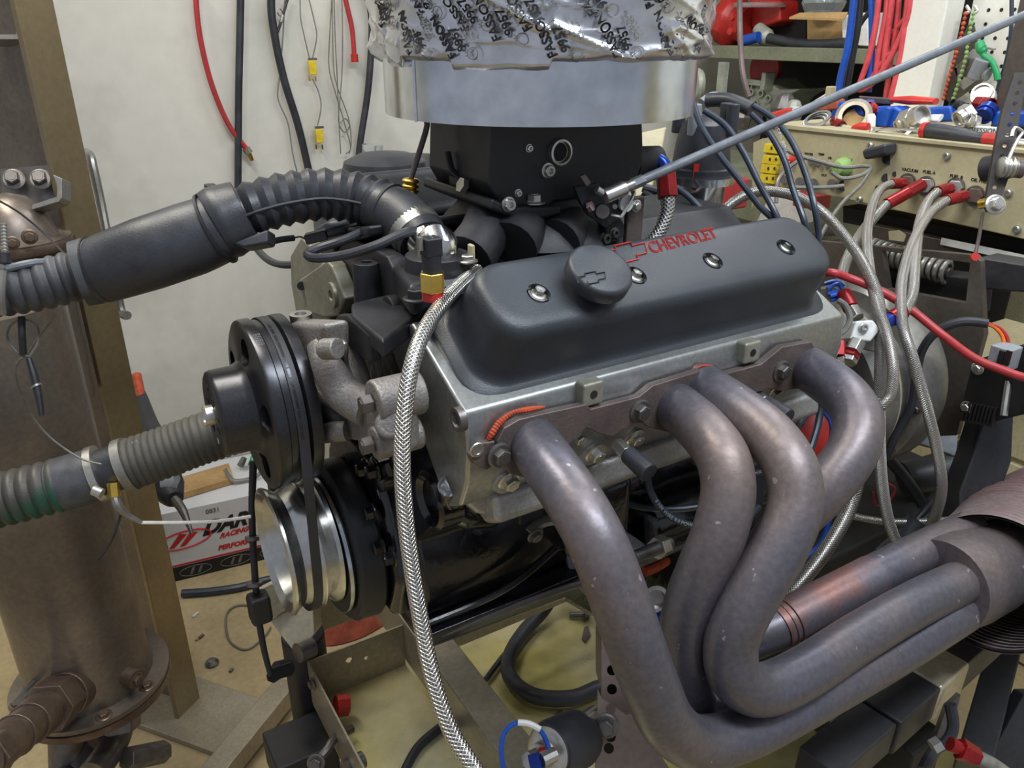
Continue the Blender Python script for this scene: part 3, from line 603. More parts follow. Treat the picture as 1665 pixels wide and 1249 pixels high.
MB().lathe(W(.36, 0, .355), Z, [(.12, 0), (.11, .02), (.085, .045), (.08, .06)], 32).build('plenum', M_black, t)
for x, y in ((676, 487), (500, 0)):
    if y: bolt(t, PE(x, y, 2, .345), Z, .0085, M_black, h=1.2)
# thermostat neck
t = thing('thermostat_housing', W(.19, 0, .36), 'polished silver water neck with black base between hose and intake', 'water outlet')
nb = PE(712, 440, 0, .17)
MB().lathe(nb-Z*.012, Z, [(.040, 0), (.042, .006), (.036, .012), (.034, .03)], 28).build('base', M_black, t, bevel=.001)
MB().tube([nb+Z*.012, nb+Z*.028, P(706, 408, .87), P(690, 392, .885)], [.022, .022, .022, .022], 22).build('polished_neck', M_pol, t)
bolt(t, nb+Z*.014+V*-.03+U*.02, Z, .007, M_bolt)
MB().box(nb+Z*.02+V*-.02+U*.03, (.005, .010, .018)).build('hose_tab', M_con, t, bevel=.002)
# temperature sensor
t = thing('coolant_sensor', PE(704, 482, 0, .125), 'brass hexagon coolant sensor with black plug and red sealant ring in the manifold', 'sensor')
sb = PE(704, 482, 0, .12)
MB().cyl(sb-Z*.003, sb+Z*.006, .0105, n=20).build('red_thread', M_redp, t); MB().cyl(sb+Z*.005, sb+Z*.024, .0125, n=6).build('brass_hex', M_brass, t, bevel=.0015)
MB().cyl(sb+Z*.024, sb+Z*.04, .0085, .0095, 18).build('plug_boot', M_rub, t); MB().box(sb+Z*.048, (.017, .017, .018)).build('plug_body', M_black, t, bevel=.002)
MB().box(sb+Z*.052-U*.011, (.004, .006, .012)).build('latch', M_sil, t)
sub_tube('teal_lead', t, [sb+Z*.056, P(702, 385, .86), P(694, 372, .88), P(675, 368, .9)], .0018, M_teal, 6)
sub_tube('white_lead', t, [sb+Z*.056+V*-.004, P(706, 382, .86), P(694, 368, .88), P(676, 366, .9)], .0015, M_white, 6)
strand('sensor_harness', [P(690, 372, .88), P(655, 380, .86), P(610, 400, .85), P(560, 415, .86), P(515, 420, .87), P(500, 414, .88), P(515, 405, .89), P(560, 390, .9), P(600, 372, .93)], .0052, M_rub, 'black sleeved cable looping across the front of the intake', 'cable', 10)
t = thing('cable_connector', P(515, 388, .95), 'small black two-pin connector under the ribbed hose', 'connector')
MB().bar(P(497, 389, .95), P(532, 380, .95), .016, .012).build('shell', M_black, t, bevel=.002)
sub_tube('lead', t, [P(532, 381, .95), P(570, 372, .96), P(600, 360, 1.0)], .005, M_rub, 8); sub_tube('bare_wire', t, [P(497, 389, .95), P(488, 385, .95), P(478, 387, .95)], .0012, M_wire, 6)
sub_tube('sleeve', t, [P(478, 387, .95), P(455, 390, .94), P(425, 398, .93)], .0038, M_rub, 8)
for k_, (x, y, lb) in enumerate(((538, 397, 'dark hexagon bolt beside the small connector under the hose'), (593, 400, 'silver pipe plug with red thread in the far head under the hose'))):
    q = P(x, y, 1.03); tag((MB().cyl(q-Z*.012, q, .014, n=24).cyl(q, q+Z*.008, .008, n=6) if k_ == 0 else MB().lathe(q, Z, [(.016, -.012), (.016, 0), (.008, 0), (.007, -.004)], 24)).build('hex_bolt' if k_ == 0 else 'pipe_plug', (M_boltd, M_bolt)[k_]), lb, 'bolt' if k_ == 0 else 'plug')
# ---------------- throttle body
t = thing('throttle_unit', W(.36, 0, .41), 'square black throttle body unit with silver screws below the metal ring', 'throttle body')
TBN = -.088
MB().prism(PX([(800, 203), (806, 198), (1045, 200), (1047, 262), (1032, 300), (1000, 312), (900, 328), (885, 340), (815, 338), (795, 300)], 1, TBN), V*.15).build('body', M_black, t, bevel=.010, seg=3)
MB().prism(PX([(800, 322), (830, 336), (912, 335), (914, 350), (850, 362), (795, 340)], 1, TBN-.012), V*.17).build('mounting_flange', M_black, t, bevel=.004)
MB().lathe(W(.37, 0, .478), Z, [(.082, -.02), (.082, .020), (.078, .03)], 48).build('air_horn_base', M_black, t)
pp = PE(909, 247, 1, TBN); MB().lathe(pp+V*.002, -V, [(.0150, 0), (.0145, .008), (.0120, .0085), (.0110, .003)], 28).build('port_ring', M_bolt, t)
MB().lathe(pp-V*.001, -V, [(.0105, 0), (.006, .001), (.004, .001)], 20).build('port_plug', M_dark, t)
MB().lathe(PE(1040, 262, 1, -.06)-U*.015, U, [(.022, 0), (.018, .02), (.017, .045)], 24).build('fuel_inlet', M_black, t)
for x, y, r in ((860, 241, .0035), (890, 277, .0066), (842, 314, .0036)): capscrew(t, PE(x, y, 1, TBN), -V, r)
capscrew(t, PE(826, 332, 1, TBN-.012), -V, .0065)
bolt(t, PE(868, 330, 1, TBN-.002), Z, .0085, M_bolt, h=1.1)
MB().tube([PE(728, 247, 1, .0), PE(735, 275, 1, -.01), PE(750, 290, 1, -.02)], .004, 8, flat=.6).build('front_lever', M_black, t); MB().box(PE(745, 270, 1, -.0), (.012, .03, .05)).build('stepper_motor', M_black, t, bevel=.003)
MB().cyl(PE(748, 300, 1, -.04), PE(756, 303, 1, -.04), .009, n=6).build('side_nut', M_bolt, t)
# linkage
t = thing('throttle_linkage', PE(990, 350, 1, -.12), 'black slotted throttle linkage plates with bent zinc wire link beside the throttle body', 'linkage')
L = -.125
lp = MB().prism(PX([(935, 305), (975, 298), (992, 300), (990, 312), (1012, 330), (1018, 345), (985, 370), (958, 350), (945, 330)], 1, L), V*.006).build('linkage_plate', M_black, t, bevel=.001)
cut(lp, MB().cyl(PE(1000, 336, 1, L-.02), PE(1000, 336, 1, L+.03), .003, n=12).cyl(PE(986, 303, 1, L-.02), PE(986, 303, 1, L+.03), .003, n=12).cyl(PE(963, 360, 1, L-.02), PE(963, 360, 1, L+.03), .003, n=12))
MB().prism(PX([(943, 287), (952, 283), (962, 298), (954, 304)], 1, L-.006), V*.004).build('stop_tab', M_boltd, t, bevel=.001)
MB().cyl(PE(970, 308, 1, L-.012), PE(980, 314, 1, L-.014), .0045, n=14).build('swivel_pin', M_bolt, t)
MB().cyl(PE(980, 344, 1, L-.006), PE(980, 344, 1, L), .008, n=20).build('pivot_disc', M_boltd, t)
MB().lathe(PE(1016, 330, 1, L-.001), -V, [(.010, 0), (.010, .004), (.006, .004)], 20).build('nylon_bush', M_white, t)
bolt(t, PE(1034, 335, 1, L), -V, .005, M_bolt)
MB().cyl(PE(957, 337, 1, L-.002), PE(963, 335, 1, L-.006), .006, n=6).build('lock_nut', M_purple, t)
sub_tube('wire_link', t, [PE(1026, 313, 1, L-.004), PE(1031, 315, 1, L-.008), PE(1012, 350, 1, L-.012), PE(1005, 352, 1, L-.012), PE(994, 350, 1, L-.006)], .0022, M_bolt, 8, 3)
mb = MB().prism(PX([(984, 367), (1008, 352), (1016, 366), (1016, 384), (1005, 392), (986, 380)], 1, L+.01), V*.02); mb.build('sensor_block', M_black, t, bevel=.002)
capscrew(t, PE(998, 378, 1, L+.01), -V, .005, M_boltd); capscrew(t, PE(983, 387, 1, L+.015), -V, .006, M_boltd)
MB().box(PE(1030, 360, 1, L+.012), (.025, .008, .06)).build('link_arm', M_flange, t, bevel=.002)
# throttle rod
t = thing('throttle_rod', P(1300, 180, 1.1), 'long grey painted rod running from the linkage up to the top right corner', 'rod')
r0, r1 = PE(982, 320, 1, -.14), P(1680, 18, 1.12)
dd = (r1-r0)
MB().cyl(r0+dd*.055, r1, .0056, n=16).build('rod', M_rod, t); MB().cyl(r0, r0+dd*.040, .0085, n=18).build('silver_ferrule', M_bolt, t, bevel=.001)
MB().cyl(r0+dd*.040, r0+dd*.056, .0062, n=14).build('thread', M_sil, t); MB().cyl(r0+dd*.054, r0+dd*.075, .0068, n=6).build('jam_nut', M_rod, t)
# fuel line
t = thing('fuel_hose', P(1080, 320, 1.02), 'braided steel fuel hose with blue elbow and red hexagon nut behind the valve cover', 'hose')
fz = toE(PE(1045, 262, 1, -.06)); q = PE(1045, 262, 1, -.06); dq = (q-CAM).dot(FW)
MB().tube([P(1040, 263, dq), P(1062, 259, dq), P(1076, 266, dq), P(1082, 282, dq)], .010, 16).build('blue_elbow', M_blue, t)
MB().cyl(P(1046, 263, dq), P(1062, 259, dq), .0135, n=6).build('blue_nut', M_blue, t, bevel=.001)
MB().cyl(P(1082, 280, dq), P(1086, 322, dq), .0135, n=6).build('red_nut', M_red, t, bevel=.0015)
sub_tube('braided_hose', t, [P(1086, 320, dq), P(1084, 345, dq), P(1074, 372, dq), P(1055, 400, dq)], .0095, M_braid, 20)
# ---------------- metal ring and taped duct
RC = (.372, 0); RR = .186
t = thing('air_intake_ring', W(RC[0], RC[1], .501), 'galvanised sheet metal ring wrapped in printed silver foil tape above the throttle body', 'air duct')
ro = W(RC[0], RC[1], .501); n_ = 96
def ringpt(r, a, h): return ro+(U*cos(a)+V*sin(a))*r+Z*h
outer = [[ringpt(RR, 2*pi*k/n_, h) for k in range(n_)] for h in (.0, .10)]; inner = [[ringpt(RR-.002, 2*pi*k/n_, h) for k in range(n_)] for h in (.10, .0)]
MB().rings(outer+inner, False, False, closed=True).build('sheet_metal_ring', M_galv, t)
MB().lathe(ro+Z*.02, Z, [(.10, 0), (.12, -.006), (RR-.003, -.006), (RR-.003, -.004), (.12, -.003)], 64).build('inner_base_plate', M_pol, t)
def aof(x, y=180):    # angle on the ring facing that pixel
    r = ray(x, y); o = CAM-ro; dx, dy = r.dot(U), r.dot(V); ox, oy = o.dot(U), o.dot(V)
    A = dx*dx+dy*dy; B = 2*(ox*dx+oy*dy); C_ = ox*ox+oy*oy-RR*RR; D = B*B-4*A*C_
    s_ = (-B-sqrt(max(D, 0)))/(2*A); return atan2(oy+s_*dy, ox+s_*dx)
am = aof(676)
mb = MB(); mb.add([ringpt(RR+.0006, am-.004, -.001), ringpt(RR+.002, am, -.001), ringpt(RR+.002, am, .062), ringpt(RR+.0006, am-.004, .062), ringpt(RR+.0004, am+.012, -.001), ringpt(RR+.0004, am+.012, .062)], [(0, 1, 2, 3), (1, 4, 5, 2)]); mb.build('overlap_seam', M_galv, t)
# tape: wrinkled cylinder
NA, NH = 520, 90
from mathutils import noise
def tape_r(a, h):
    sx = a*RR
    base = .0045+.004*noise.noise(Vector((cos(a)*3, sin(a)*3, h*14+sx*4)))
    f = noise.noise(Vector((sx*4+h*5, h*26, 3.3))); f3 = noise.noise(Vector((sx*2.2, h*20+sx*7, 1))); f2 = noise.noise(Vector((sx*8-h*9, h*38+sx*10, 9.1)))
    ridge = (1-abs(f))**9*.0042+(1-abs(f3))**14*.005+(1-abs(f2))**12*.0022
    lower = min(1, max(0, h)/.004)
    return RR+.0008+(base*.8+ridge)*lower+.004
rows = []
for j in range(NH+1):
    row = []
    for k in range(NA):
        a = 2*pi*k/NA; edge = .061+.003*noise.noise(Vector((cos(a)*7, sin(a)*7, 0)))+(-.007 if noise.noise(Vector((cos(a)*2.2, sin(a)*2.2, 5))) > .18 else 0)
        h = j/NH*.20; row.append(ringpt(tape_r(a, h), a, edge+h))
    rows.append(row)
MB().rings(rows, False, False).build('foil_tape_wrap', M_tape, t, ang=60)
small = MB()
v1, f1 = prof_text('FASSON', .0122, bold=.0003); v2, f2 = prof_text('9957', .0122, bold=.0003); v3, f3 = prof_text('Linerless Duct\nTape 1 Des Plus\nUL181B-FX', .0042); v4, f4 = prof_text('W', .007)
def wrap(mb, vs, fs, a0, h0, ang):
    ca, sa = cos(ang), sin(ang); out = []
    for v in vs:
        dx = v.x*ca-v.y*sa; dy = v.x*sa+v.y*ca; a = a0+dx/RR; h = h0+dy
        out.append(ringpt(tape_r(a, max(0, h-.061))+.0024+v.z, a, h))
    mb.add(out, fs)
for (x, y) in ((642, 40), (700, 22), (772, 45), (690, 84), (752, 88), (868, 46), (822, 62), (962, 22), (905, 88), (1000, 86), (1052, 12), (1078, 84), (1122, 25), (1120, 78)):
    a0 = aof(x, y); near_ = ringpt(RR, a0, 0); dpt = (near_-CAM).dot(FW); hh = (P(x, y, dpt)-near_).z+.0
    ang = radians(122+random.uniform(-8, 8)); hh = max(hh, .064)
    px_ = Vector((cos(ang), sin(ang))); dn = Vector((sin(ang), -cos(ang)))
    for vs, fs, off in ((v1, f1, 0), (v2, f2, .0125)):
        pr = MB(); wrap(pr, vs, fs, a0+dn.x*off/RR, hh+dn.y*off, ang); pr.build('tape_lettering', M_ink, t)
    wrap(small, v3, f3, a0+(dn.x*.019+px_.x*.004)/RR, hh+dn.y*.019+px_.y*.004, ang)
    ring_c = (a0+(dn.x*.016-px_.x*.008)/RR, hh+dn.y*.016-px_.y*.008)
    wrap(small, v4, f4, ring_c[0]-.003/RR, ring_c[1]-.003, ang*0+radians(90)); 
    cpts = [Vector((.006*cos(q_*pi/6), .006*sin(q_*pi/6), 0)) for q_ in range(12)]; ip = [p_*.86 for p_ in cpts]
    wrap(small, cpts+ip, [(i, (i+1) % 12, 12+(i+1) % 12, 12+i) for i in range(12)], ring_c[0], ring_c[1], 0)
small.build('tape_small_print', M_wire, t)['kind'] = 'stuff'
for nm, pts in (('copper_tube', [PE(694, 197, 1, .02), PE(692, 215, 1, .02), PE(668, 290, 1, .02)]),):
    tt = thing('drain_tube', pts[-1], 'thin rusty brown tube hanging from the metal ring into a spring clip', 'tube')
    MB().tube(pts, .0035, 10, 3).build('tube', M_flange, tt); MB().tube([PE(668, 290, 1, .02), PE(667, 318, 1, .02)], .009, 14, 2, rib=(.006, .0015, 'round')).build('spring_clip', M_brass, tt)
    MB().tube([PE(668, 310, 1, .02), PE(675, 330, 1, .02), PE(668, 348, 1, .02), PE(660, 330, 1, .02)], .002, 6, closed=True).build('wire_loop', M_bolt, tt)
# ---------------- distributor
t = thing('distributor', P(1135, 330, 1.24), 'black capped distributor with polished silver body behind the valve cover', 'distributor')
dz = 1.22
dc_ = P(1138, 285, dz)
MB().lathe(dc_, Z, [(.048, 0), (.048, .012), (.044, .014), (.040, .05), (.034, .075), (.02, .085)], 32).build('distributor_cap', M_rub, t, ang=40)
MB().lathe(dc_, Z, [(.024, -.12), (.024, -.075), (.036, -.07), (.040, -.012), (.052, -.010), (.052, .001)], 32).build('polished_body', M_pol, t)
MB().prism([dc_-FW*.049+Vector((-.02, 0, .004)), dc_-FW*.049+Vector((-.012, 0, .004)), dc_-FW*.047+Vector((-.014, 0, -.035)), dc_-FW*.047+Vector((-.02, 0, -.03))], FW*.004).build('red_paint_mark', M_redp, t)
for k, (x, y) in enumerate(((1128, 155), (1160, 185), (1105, 170), (1172, 200))):
    b0 = dc_+Z*.06+Vector(((-.02, .03, -.035, .035)[k], (-.02, .0, .02, -.02)[k], 0)); MB().cyl(b0, b0+Z*.045, .010, .009, 14).build('wire_tower', M_grey if k == 0 else M_rub, t, bevel=.002)
t = thing('plug_wire_boots', P(1200, 170, 1.2), 'two long grey spark plug wire boots lying at the top of the distributor', 'wire boot')
MB().tube([P(1150, 163, 1.22), P(1185, 163, 1.20), P(1222, 178, 1.18)], .0105, 14).build('boot', M_rub, t); MB().tube([P(1142, 170, 1.24), P(1160, 160, 1.24), P(1180, 168, 1.22)], .010, 14).build('boot', M_grey, t)
wl = ['plug wire starting furthest left and passing behind the rod to the cover', 'plug wire arching second from the left over the cover', 'plug wire with white print arching third from the distributor', 'outermost plug wire with white print arching over the right of the cover', 'short plug wire dropping behind the cover near the distributor']
for k, pts in enumerate(([(1128, 170), (1140, 205), (1165, 245), (1200, 290), (1235, 335), (1262, 365), (1285, 430), (1300, 500)], [(1145, 180), (1180, 205), (1210, 250), (1235, 300), (1262, 350), (1290, 420), (1300, 490)],
                        [(1222, 185), (1250, 215), (1275, 260), (1290, 310), (1308, 360), (1316, 390), (1322, 440), (1325, 500)], [(1225, 172), (1260, 195), (1290, 235), (1312, 290), (1325, 340), (1331, 385), (1330, 440), (1328, 500)], [(1100, 305), (1125, 325), (1150, 355), (1160, 380)])):
    strand('spark_plug_wire', [P(x, y, 1.14-.012*min(i, 4)+.012*max(0, i-4)) for i, (x, y) in enumerate(pts)], .0045, M_plugw, wl[k], 'wire', 10, group='spark plug wires over the valve cover')
def along_text(txt, pts, size, r, m, parent=None):
    pts, _ = spline([P(*q) for q in pts], 8); pts, _ = resample(pts, .004)
    vs, fs = prof_text(txt, size, bold=.0001); mb = MB(); out = []
    S = [0]
    for a, b_ in zip(pts, pts[1:]): S.append(S[-1]+(b_-a).length)
    for v in vs:
        s_ = min(max(v.x, 0), S[-1]-1e-4); j = 0
        while j < len(S)-2 and S[j+1] < s_: j += 1
        T_ = (pts[j+1]-pts[j]).normalized(); Nn = (CAM-pts[j]).normalized(); Nn = (Nn-T_*Nn.dot(T_)).normalized(); Bn = Nn.cross(T_)
        yy = v.y-size*.35; zz = sqrt(max(0, r*r-yy*yy)); out.append(pts[j]+T_*(s_-S[j])+Bn*yy+Nn*(zz+.0004))
    mb.add(out, fs); return mb
wl_lbl = 'white print'
mb = along_text('WIRE 8.0  POWER MAXX  8 MM', [(1258, 196, 1.13), (1275, 240, 1.12), (1290, 300, 1.115), (1302, 345, 1.11)], .008, .0045, M_inkw)
tag(mb.build('wire_print', M_inkw), 'white printed letters running along the plug wire arching over the cover', 'lettering')
# ================================================================ water pump, pulleys and belt
WPW = .197
t = thing('water_pump', W(.06, 0, WPW), 'cast grey aluminium water pump with two bolted legs behind the black pulley', 'water pump')
MB().lathe(W(.028, 0, WPW), U, [(.03, 0), (.045, .006), (.05, .03), (.062, .05), (.06, .066)], 36).build('pump_body', M_alud, t)
MB().prism(prof([(-.05, .16), (-.055, .215), (-.03, .25), (.03, .25), (.06, .215), (.05, .15)], .055), U*.035).build('pump_housing', M_alud, t, bevel=.010, seg=3)
MB().prism(PX([(470, 540), (535, 530), (540, 570), (525, 640), (550, 700), (510, 710), (480, 690)], 0, .05), U*.02).build('upper_neck', M_alud, t, bevel=.008, seg=3)
tb_ = PE(508, 528, 0, .055); MB().prism([PE(468, 524, 0, .04), PE(524, 527, 0, .04), PE(526, 590, 0, .04), PE(480, 600, 0, .04)], U*.03).build('plug_block', M_alud, t, bevel=.007, seg=3)
pb = PE(490, 522, 0, .055)
MB().cyl(pb-Z*.002, pb+Z*.003, .0125, n=20).build('red_seal', M_redp, t); MB().lathe(pb+Z*.003, Z, [(.013, 0), (.013, .006), (.007, .006), (.006, .002)], 24).build('pipe_plug', M_bolt, t)
# arms
MB().tube([PE(520, 560, 0, .045), PE(535, 600, 0, .045), PE(560, 640, 0, .055), PE(600, 665, 0, .07)], [.014, .017, .02, .02], 18).build('upper_rib', M_alud, t)
MB().tube([PE(500, 600, 0, .042), PE(520, 640, 0, .045), PE(560, 667, 0, .06)], [.008, .008, .004], 12).build('web_rib', M_alud, t)
MB().tube([PE(525, 568, 0, .035), PE(550, 567, 0, .045)], .011, 14, 2).build('boss', M_alud, t, bevel=.002)
MB().prism(PX([(520, 640), (585, 640), (622, 628), (650, 660), (655, 740), (622, 742), (595, 712), (560, 710), (515, 715)], 0, .072), U*.022).build('leg_casting', M_alud, t, bevel=.010, seg=3)
for (x, y, r) in ((606, 655, .022), (607, 722, .017)):
    p0 = PE(x, y, 0, .052); MB().cyl(p0, p0+U*.05, r, n=28).build('leg_boss', M_alud, t, bevel=.003); bolt(t, p0-U*.001, -U, .0095, M_boltd, h=1.1, washer=False)
MB().prism(PX([(500, 578), (540, 556), (570, 640), (630, 650), (630, 730), (560, 716), (505, 722)], 0, .062), U*.03).build('pump_cover', M_alud, t, bevel=.008, seg=3)
MB().cyl(PE(633, 690, 0, .058), PE(633, 690, 0, .10), .014, n=24).build('round_pad', M_alud, t, bevel=.004)
MB().tube([PE(520, 705, 0, .045), PE(545, 702, 0, .05), PE(565, 700, 0, .06)], .012, 14).build('lower_fin', M_alud, t)
MB().cyl(W(.05, .0, WPW)+Z*-.02, W(.05, .11, WPW-.05), .03, n=24).build('inlet_neck', M_alud, t)
MB().prism(PX([(548, 512), (562, 512), (600, 545), (602, 590), (590, 585), (555, 545)], 0, .075), U*.012).build('black_bracket', M_black, t, bevel=.003)
MB().tube([PE(545, 552, 0, .06), PE(560, 560, 0, .06), PE(562, 590, 0, .065), PE(574, 625, 0, .07)], .0035, 8).build('gasket_edge', M_teal if False else M_sil, t)
t = thing('water_pump_pulley', W(-.02, 0, WPW), 'large black anodised pulley with flared hub and round holes, above the crank pulley', 'pulley')
Oc = W(0, 0, WPW)
pul = MB().lathe(Oc, U, [(.012, -.060), (.044, -.060), (.048, -.058), (.0495, -.055), (.050, -.030), (.054, -.022), (.062, -.018), (.094, -.017), (.0985, -.015), (.0995, -.012), (.0995, -.003), (.096, -.001), (.0965, .008), (.0985, .009), (.0985, .012), (.090, .017), (.0985, .022), (.099, .026), (.0985, .034), (.09, .036), (.03, .036)], 96).build('pulley_body', M_anod, t, ang=28)
cc = MB()
for k in range(5):
    a = 2*pi*k/5+.45; p0 = Oc+(V*cos(a)+Z*sin(a))*.070; cc.cyl(p0-U*.10, p0+U*.05, .0155, n=24)
cut(pul, cc)
MB().lathe(Oc-U*.060, -U, [(.012, -.002), (.0115, .008), (.0095, .010), (.008, .004)], 24).build('shaft_nut', M_bolt, t)
mbh = MB()
for k in range(4):
    a = 2*pi*k/4+.5; p0 = Oc-U*.0602+(V*cos(a)+Z*sin(a))*.022; MB().lathe(p0, -U, [(.0065, -.001), (.0062, .0005), (.0035, .0005), (.003, -.001)], 16).build('hub_hole', M_dark, t)
for k in range(4):
    a = 2*pi*k/4-.2; p0 = Oc-U*.0602+(V*cos(a)+Z*sin(a))*.031; MB().lathe(p0, -U, [(.004, -.001), (.0038, .0005), (.002, .0005)], 12).build('hub_hole', M_bolt if k == 3 else M_dark, t)
mbt = MB()
for k in range(4):
    vs, fs = prof_text('|| | ||| | || |||', .0042)
    mbt.add([Oc+(V*cos(radians(118)-v.x/.0996)+Z*sin(radians(118)-v.x/.0996))*.0999+U*(-.0105+.0042*k*.45+v.y*.3) for v in vs], fs)
mbt.build('rim_print', M_inkw, t)
t = thing('crank_pulley', W(.02, 0, 0), 'silver double groove crank pulley with deep dished centre at the bottom of the belt', 'pulley')
MB().lathe(W(0, 0, -.006), U, [(.020, .040), (.03, .036), (.052, .032), (.064, .002), (.068, -.010), (.077, -.017), (.082, -.015), (.082, -.012), (.072, .002), (.083, .019), (.0835, .022), (.0835, .024), (.073, .033), (.083, .041), (.084, .046), (.06, .047)], 96, cap1=False).build('pulley_body', M_cpul, t, ang=28)
bolt(t, W(.036, 0, -.006), -U, .011, M_boltd)
t = thing('crank_damper', W(.06, 0, 0), 'thick black vibration damper behind the silver crank pulley', 'damper')
MB().lathe(W(0, 0, -.018), U, [(.05, .047), (.090, .049), (.0905, .054), (.086, .055), (.086, .057), (.102, .058), (.106, .062), (.107, .088), (.104, .092), (.05, .093)], 96).build('damper_ring', M_black, t, ang=28)
MB().lathe(W(0, 0, -.018), U, [(.0905, .0488), (.0912, .049), (.0912, .0535), (.0905, .0537)], 96, False, False).build('silver_timing_band', M_galv, t)
# belt
def belt_path(r1, r2, c):
    A = Vector((0, WPW)); B = Vector((0, -.006)); d = WPW+.006; be = math.asin((r1-r2)/d); pts = []
    n1 = 28
    for k in range(n1+1):
        a = -be+ (pi+2*be)*k/n1; pts.append((r1*cos(a), WPW+r1*sin(a)))
    for k in range(n1+1):
        a = pi+be+(pi-2*be)*k/n1; pts.append((r2*cos(a), -.006+r2*sin(a)))
    # subdivide straight runs
    return pts
outp = belt_path(.0985, .0835, 0); inp = belt_path(.0905, .0755, 0)
mb = MB(); R_ = []
for (a, b_), (c_, d_) in zip(outp, inp):
    R_.append([W(.006, a, b_)+U*.0, W(.006, a, b_)+U*.012, W(.0085, c_, d_)+U*.007, W(.0085, c_, d_)])
mb.rings(R_, closed=True); tag(mb.build('drive_belt', M_rub, bevel=.0006), 'black V belt running around the pump pulley and the silver crank pulley', 'belt')
# ================================================================ exhaust header
HR = .0268
t = thing('exhaust_header', W(.38, -.3, .2), 'heat-stained four tube exhaust header bolted to the near cylinder head', 'exhaust header')
fz_ = -.268
fpx = [(802, 730), (800, 712), (812, 690), (836, 676), (870, 668), (945, 652), (952, 660), (1030, 640), (1052, 622), (1130, 598), (1160, 606), (1228, 588), (1262, 560), (1310, 552), (1322, 575), (1318, 610), (1290, 628), (1262, 632), (1240, 628), (1200, 640), (1150, 672), (1085, 700), (1045, 690), (1030, 678), (1012, 690), (985, 705), (965, 700), (945, 690), (915, 720), (905, 745), (880, 765), (850, 772), (822, 765)]
fl_o = MB().prism(PX(fpx, 1, fz_), -V*.0095).build('header_flange', M_flange, t, bevel=.0015)
TUBES = [
 ([(852, 704, .812), (868, 722, .790), (900, 766, .752), (938, 822, .722), (972, 885, .705), (1002, 960, .705), (1030, 1040, .715), (1058, 1115, .735), (1090, 1180, .765), (1140, 1208, .80), (1225, 1186, .84), (1330, 1131, .885), (1450, 1064, .95), (1540, 1008, 1.0), (1600, 970, 1.05)], M_head),
 ([(1084, 652, .905), (1108, 668, .87), (1145, 702, .825), (1175, 745, .795), (1184, 800, .785), (1170, 865, .785), (1145, 925, .795), (1122, 985, .81), (1112, 1045, .83), (1115, 1100, .85), (1132, 1150, .87), (1200, 1150, .885), (1300, 1110, .92), (1400, 1060, .96)], M_head),
 ([(1130, 622, .925), (1155, 638, .89), (1200, 668, .85), (1250, 708, .815), (1285, 760, .79), (1293, 820, .78), (1270, 885, .775), (1235, 945, .775), (1205, 1000, .78), (1188, 1050, .79), (1196, 1100, .80), (1235, 1122, .82), (1300, 1098, .85), (1400, 1034, .91), (1500, 976, .97), (1600, 930, 1.04)], M_head),
 ([(1300, 590, 1.01), (1328, 608, .97), (1370, 640, .92), (1394, 680, .885), (1385, 735, .865), (1340, 795, .86), (1285, 850, .87), (1240, 910, .89), (1205, 965, .91), (1178, 1010, .93), (1180, 1045, .945), (1235, 1030, .96), (1310, 995, .98), (1420, 938, 1.02), (1510, 893, 1.06), (1580, 862, 1.1)], M_head)]
for k, (pts, m_) in enumerate(TUBES):
    sub_tube('primary_tube', t, [P(*q) for q in pts], HR if k != 3 else .0272, m_, 32, 8)
    q0, q1 = P(*pts[0]), P(*pts[1]); dq_ = (q1-q0).normalized()
    MB().tube([q0-dq_*.008, q0+dq_*.018], HR*1.05, 32, 2).build('port_stub', M_head, t)
# reddish section of the back pipe with clamp rings
mb = MB().tube([P(1262, 1020, .965), P(1310, 995, .98), P(1380, 959, 1.004), P(1420, 938, 1.02)], .0279, 32, 6).build('reddish_sleeve', M_headr, t); mb['label'] = 'reddish section of the upper pipe'
for x, y, d_ in ((1272, 1016, .968), (1281, 1011, .970)):
    T_ = (P(1310, 995, .98)-P(1262, 1020, .965)).normalized(); c_ = P(x, y, d_); MB().lathe(c_, T_, [(.0282, -.0008), (.0293, 0), (.0282, .0008)], 32, False, False).build('clamp_ring', M_boltd, t)
MB().tube([P(1532, 953, 1.03), P(1560, 941, 1.05), P(1600, 925, 1.08), P(1690, 885, 1.16)], [.060, .063, .060, .050], 36, 6).build('collector', M_head, t)
for (x, y) in ((812, 740), (1040, 668), (1270, 603)): bolt(t, PE(x, y, 1, fz_-.0095), -V, .0088, M_boltd, h=1.0)
MB().tube([PE(790, 722, 1, fz_), PE(800, 705, 1, fz_-.004), PE(812, 688, 1, fz_-.003), PE(832, 672, 1, fz_-.003), PE(858, 666, 1, fz_-.004), PE(885, 662, 1, fz_-.003)], [.0015, .003, .0035, .002, .003, .001], 8, rib=(.003, .0004, 'round')).build('orange_sealant_bead', M_orange, t)
MB().tube([PE(1130, 600, 1, fz_), PE(1145, 594, 1, fz_-.003), PE(1160, 596, 1, fz_)], .0015, 6).build('orange_sealant_bead', M_orange, t)
for (x, y, dr) in ((884, 795, .72), (893, 812, .715), (1012, 905, .69)):
    pass
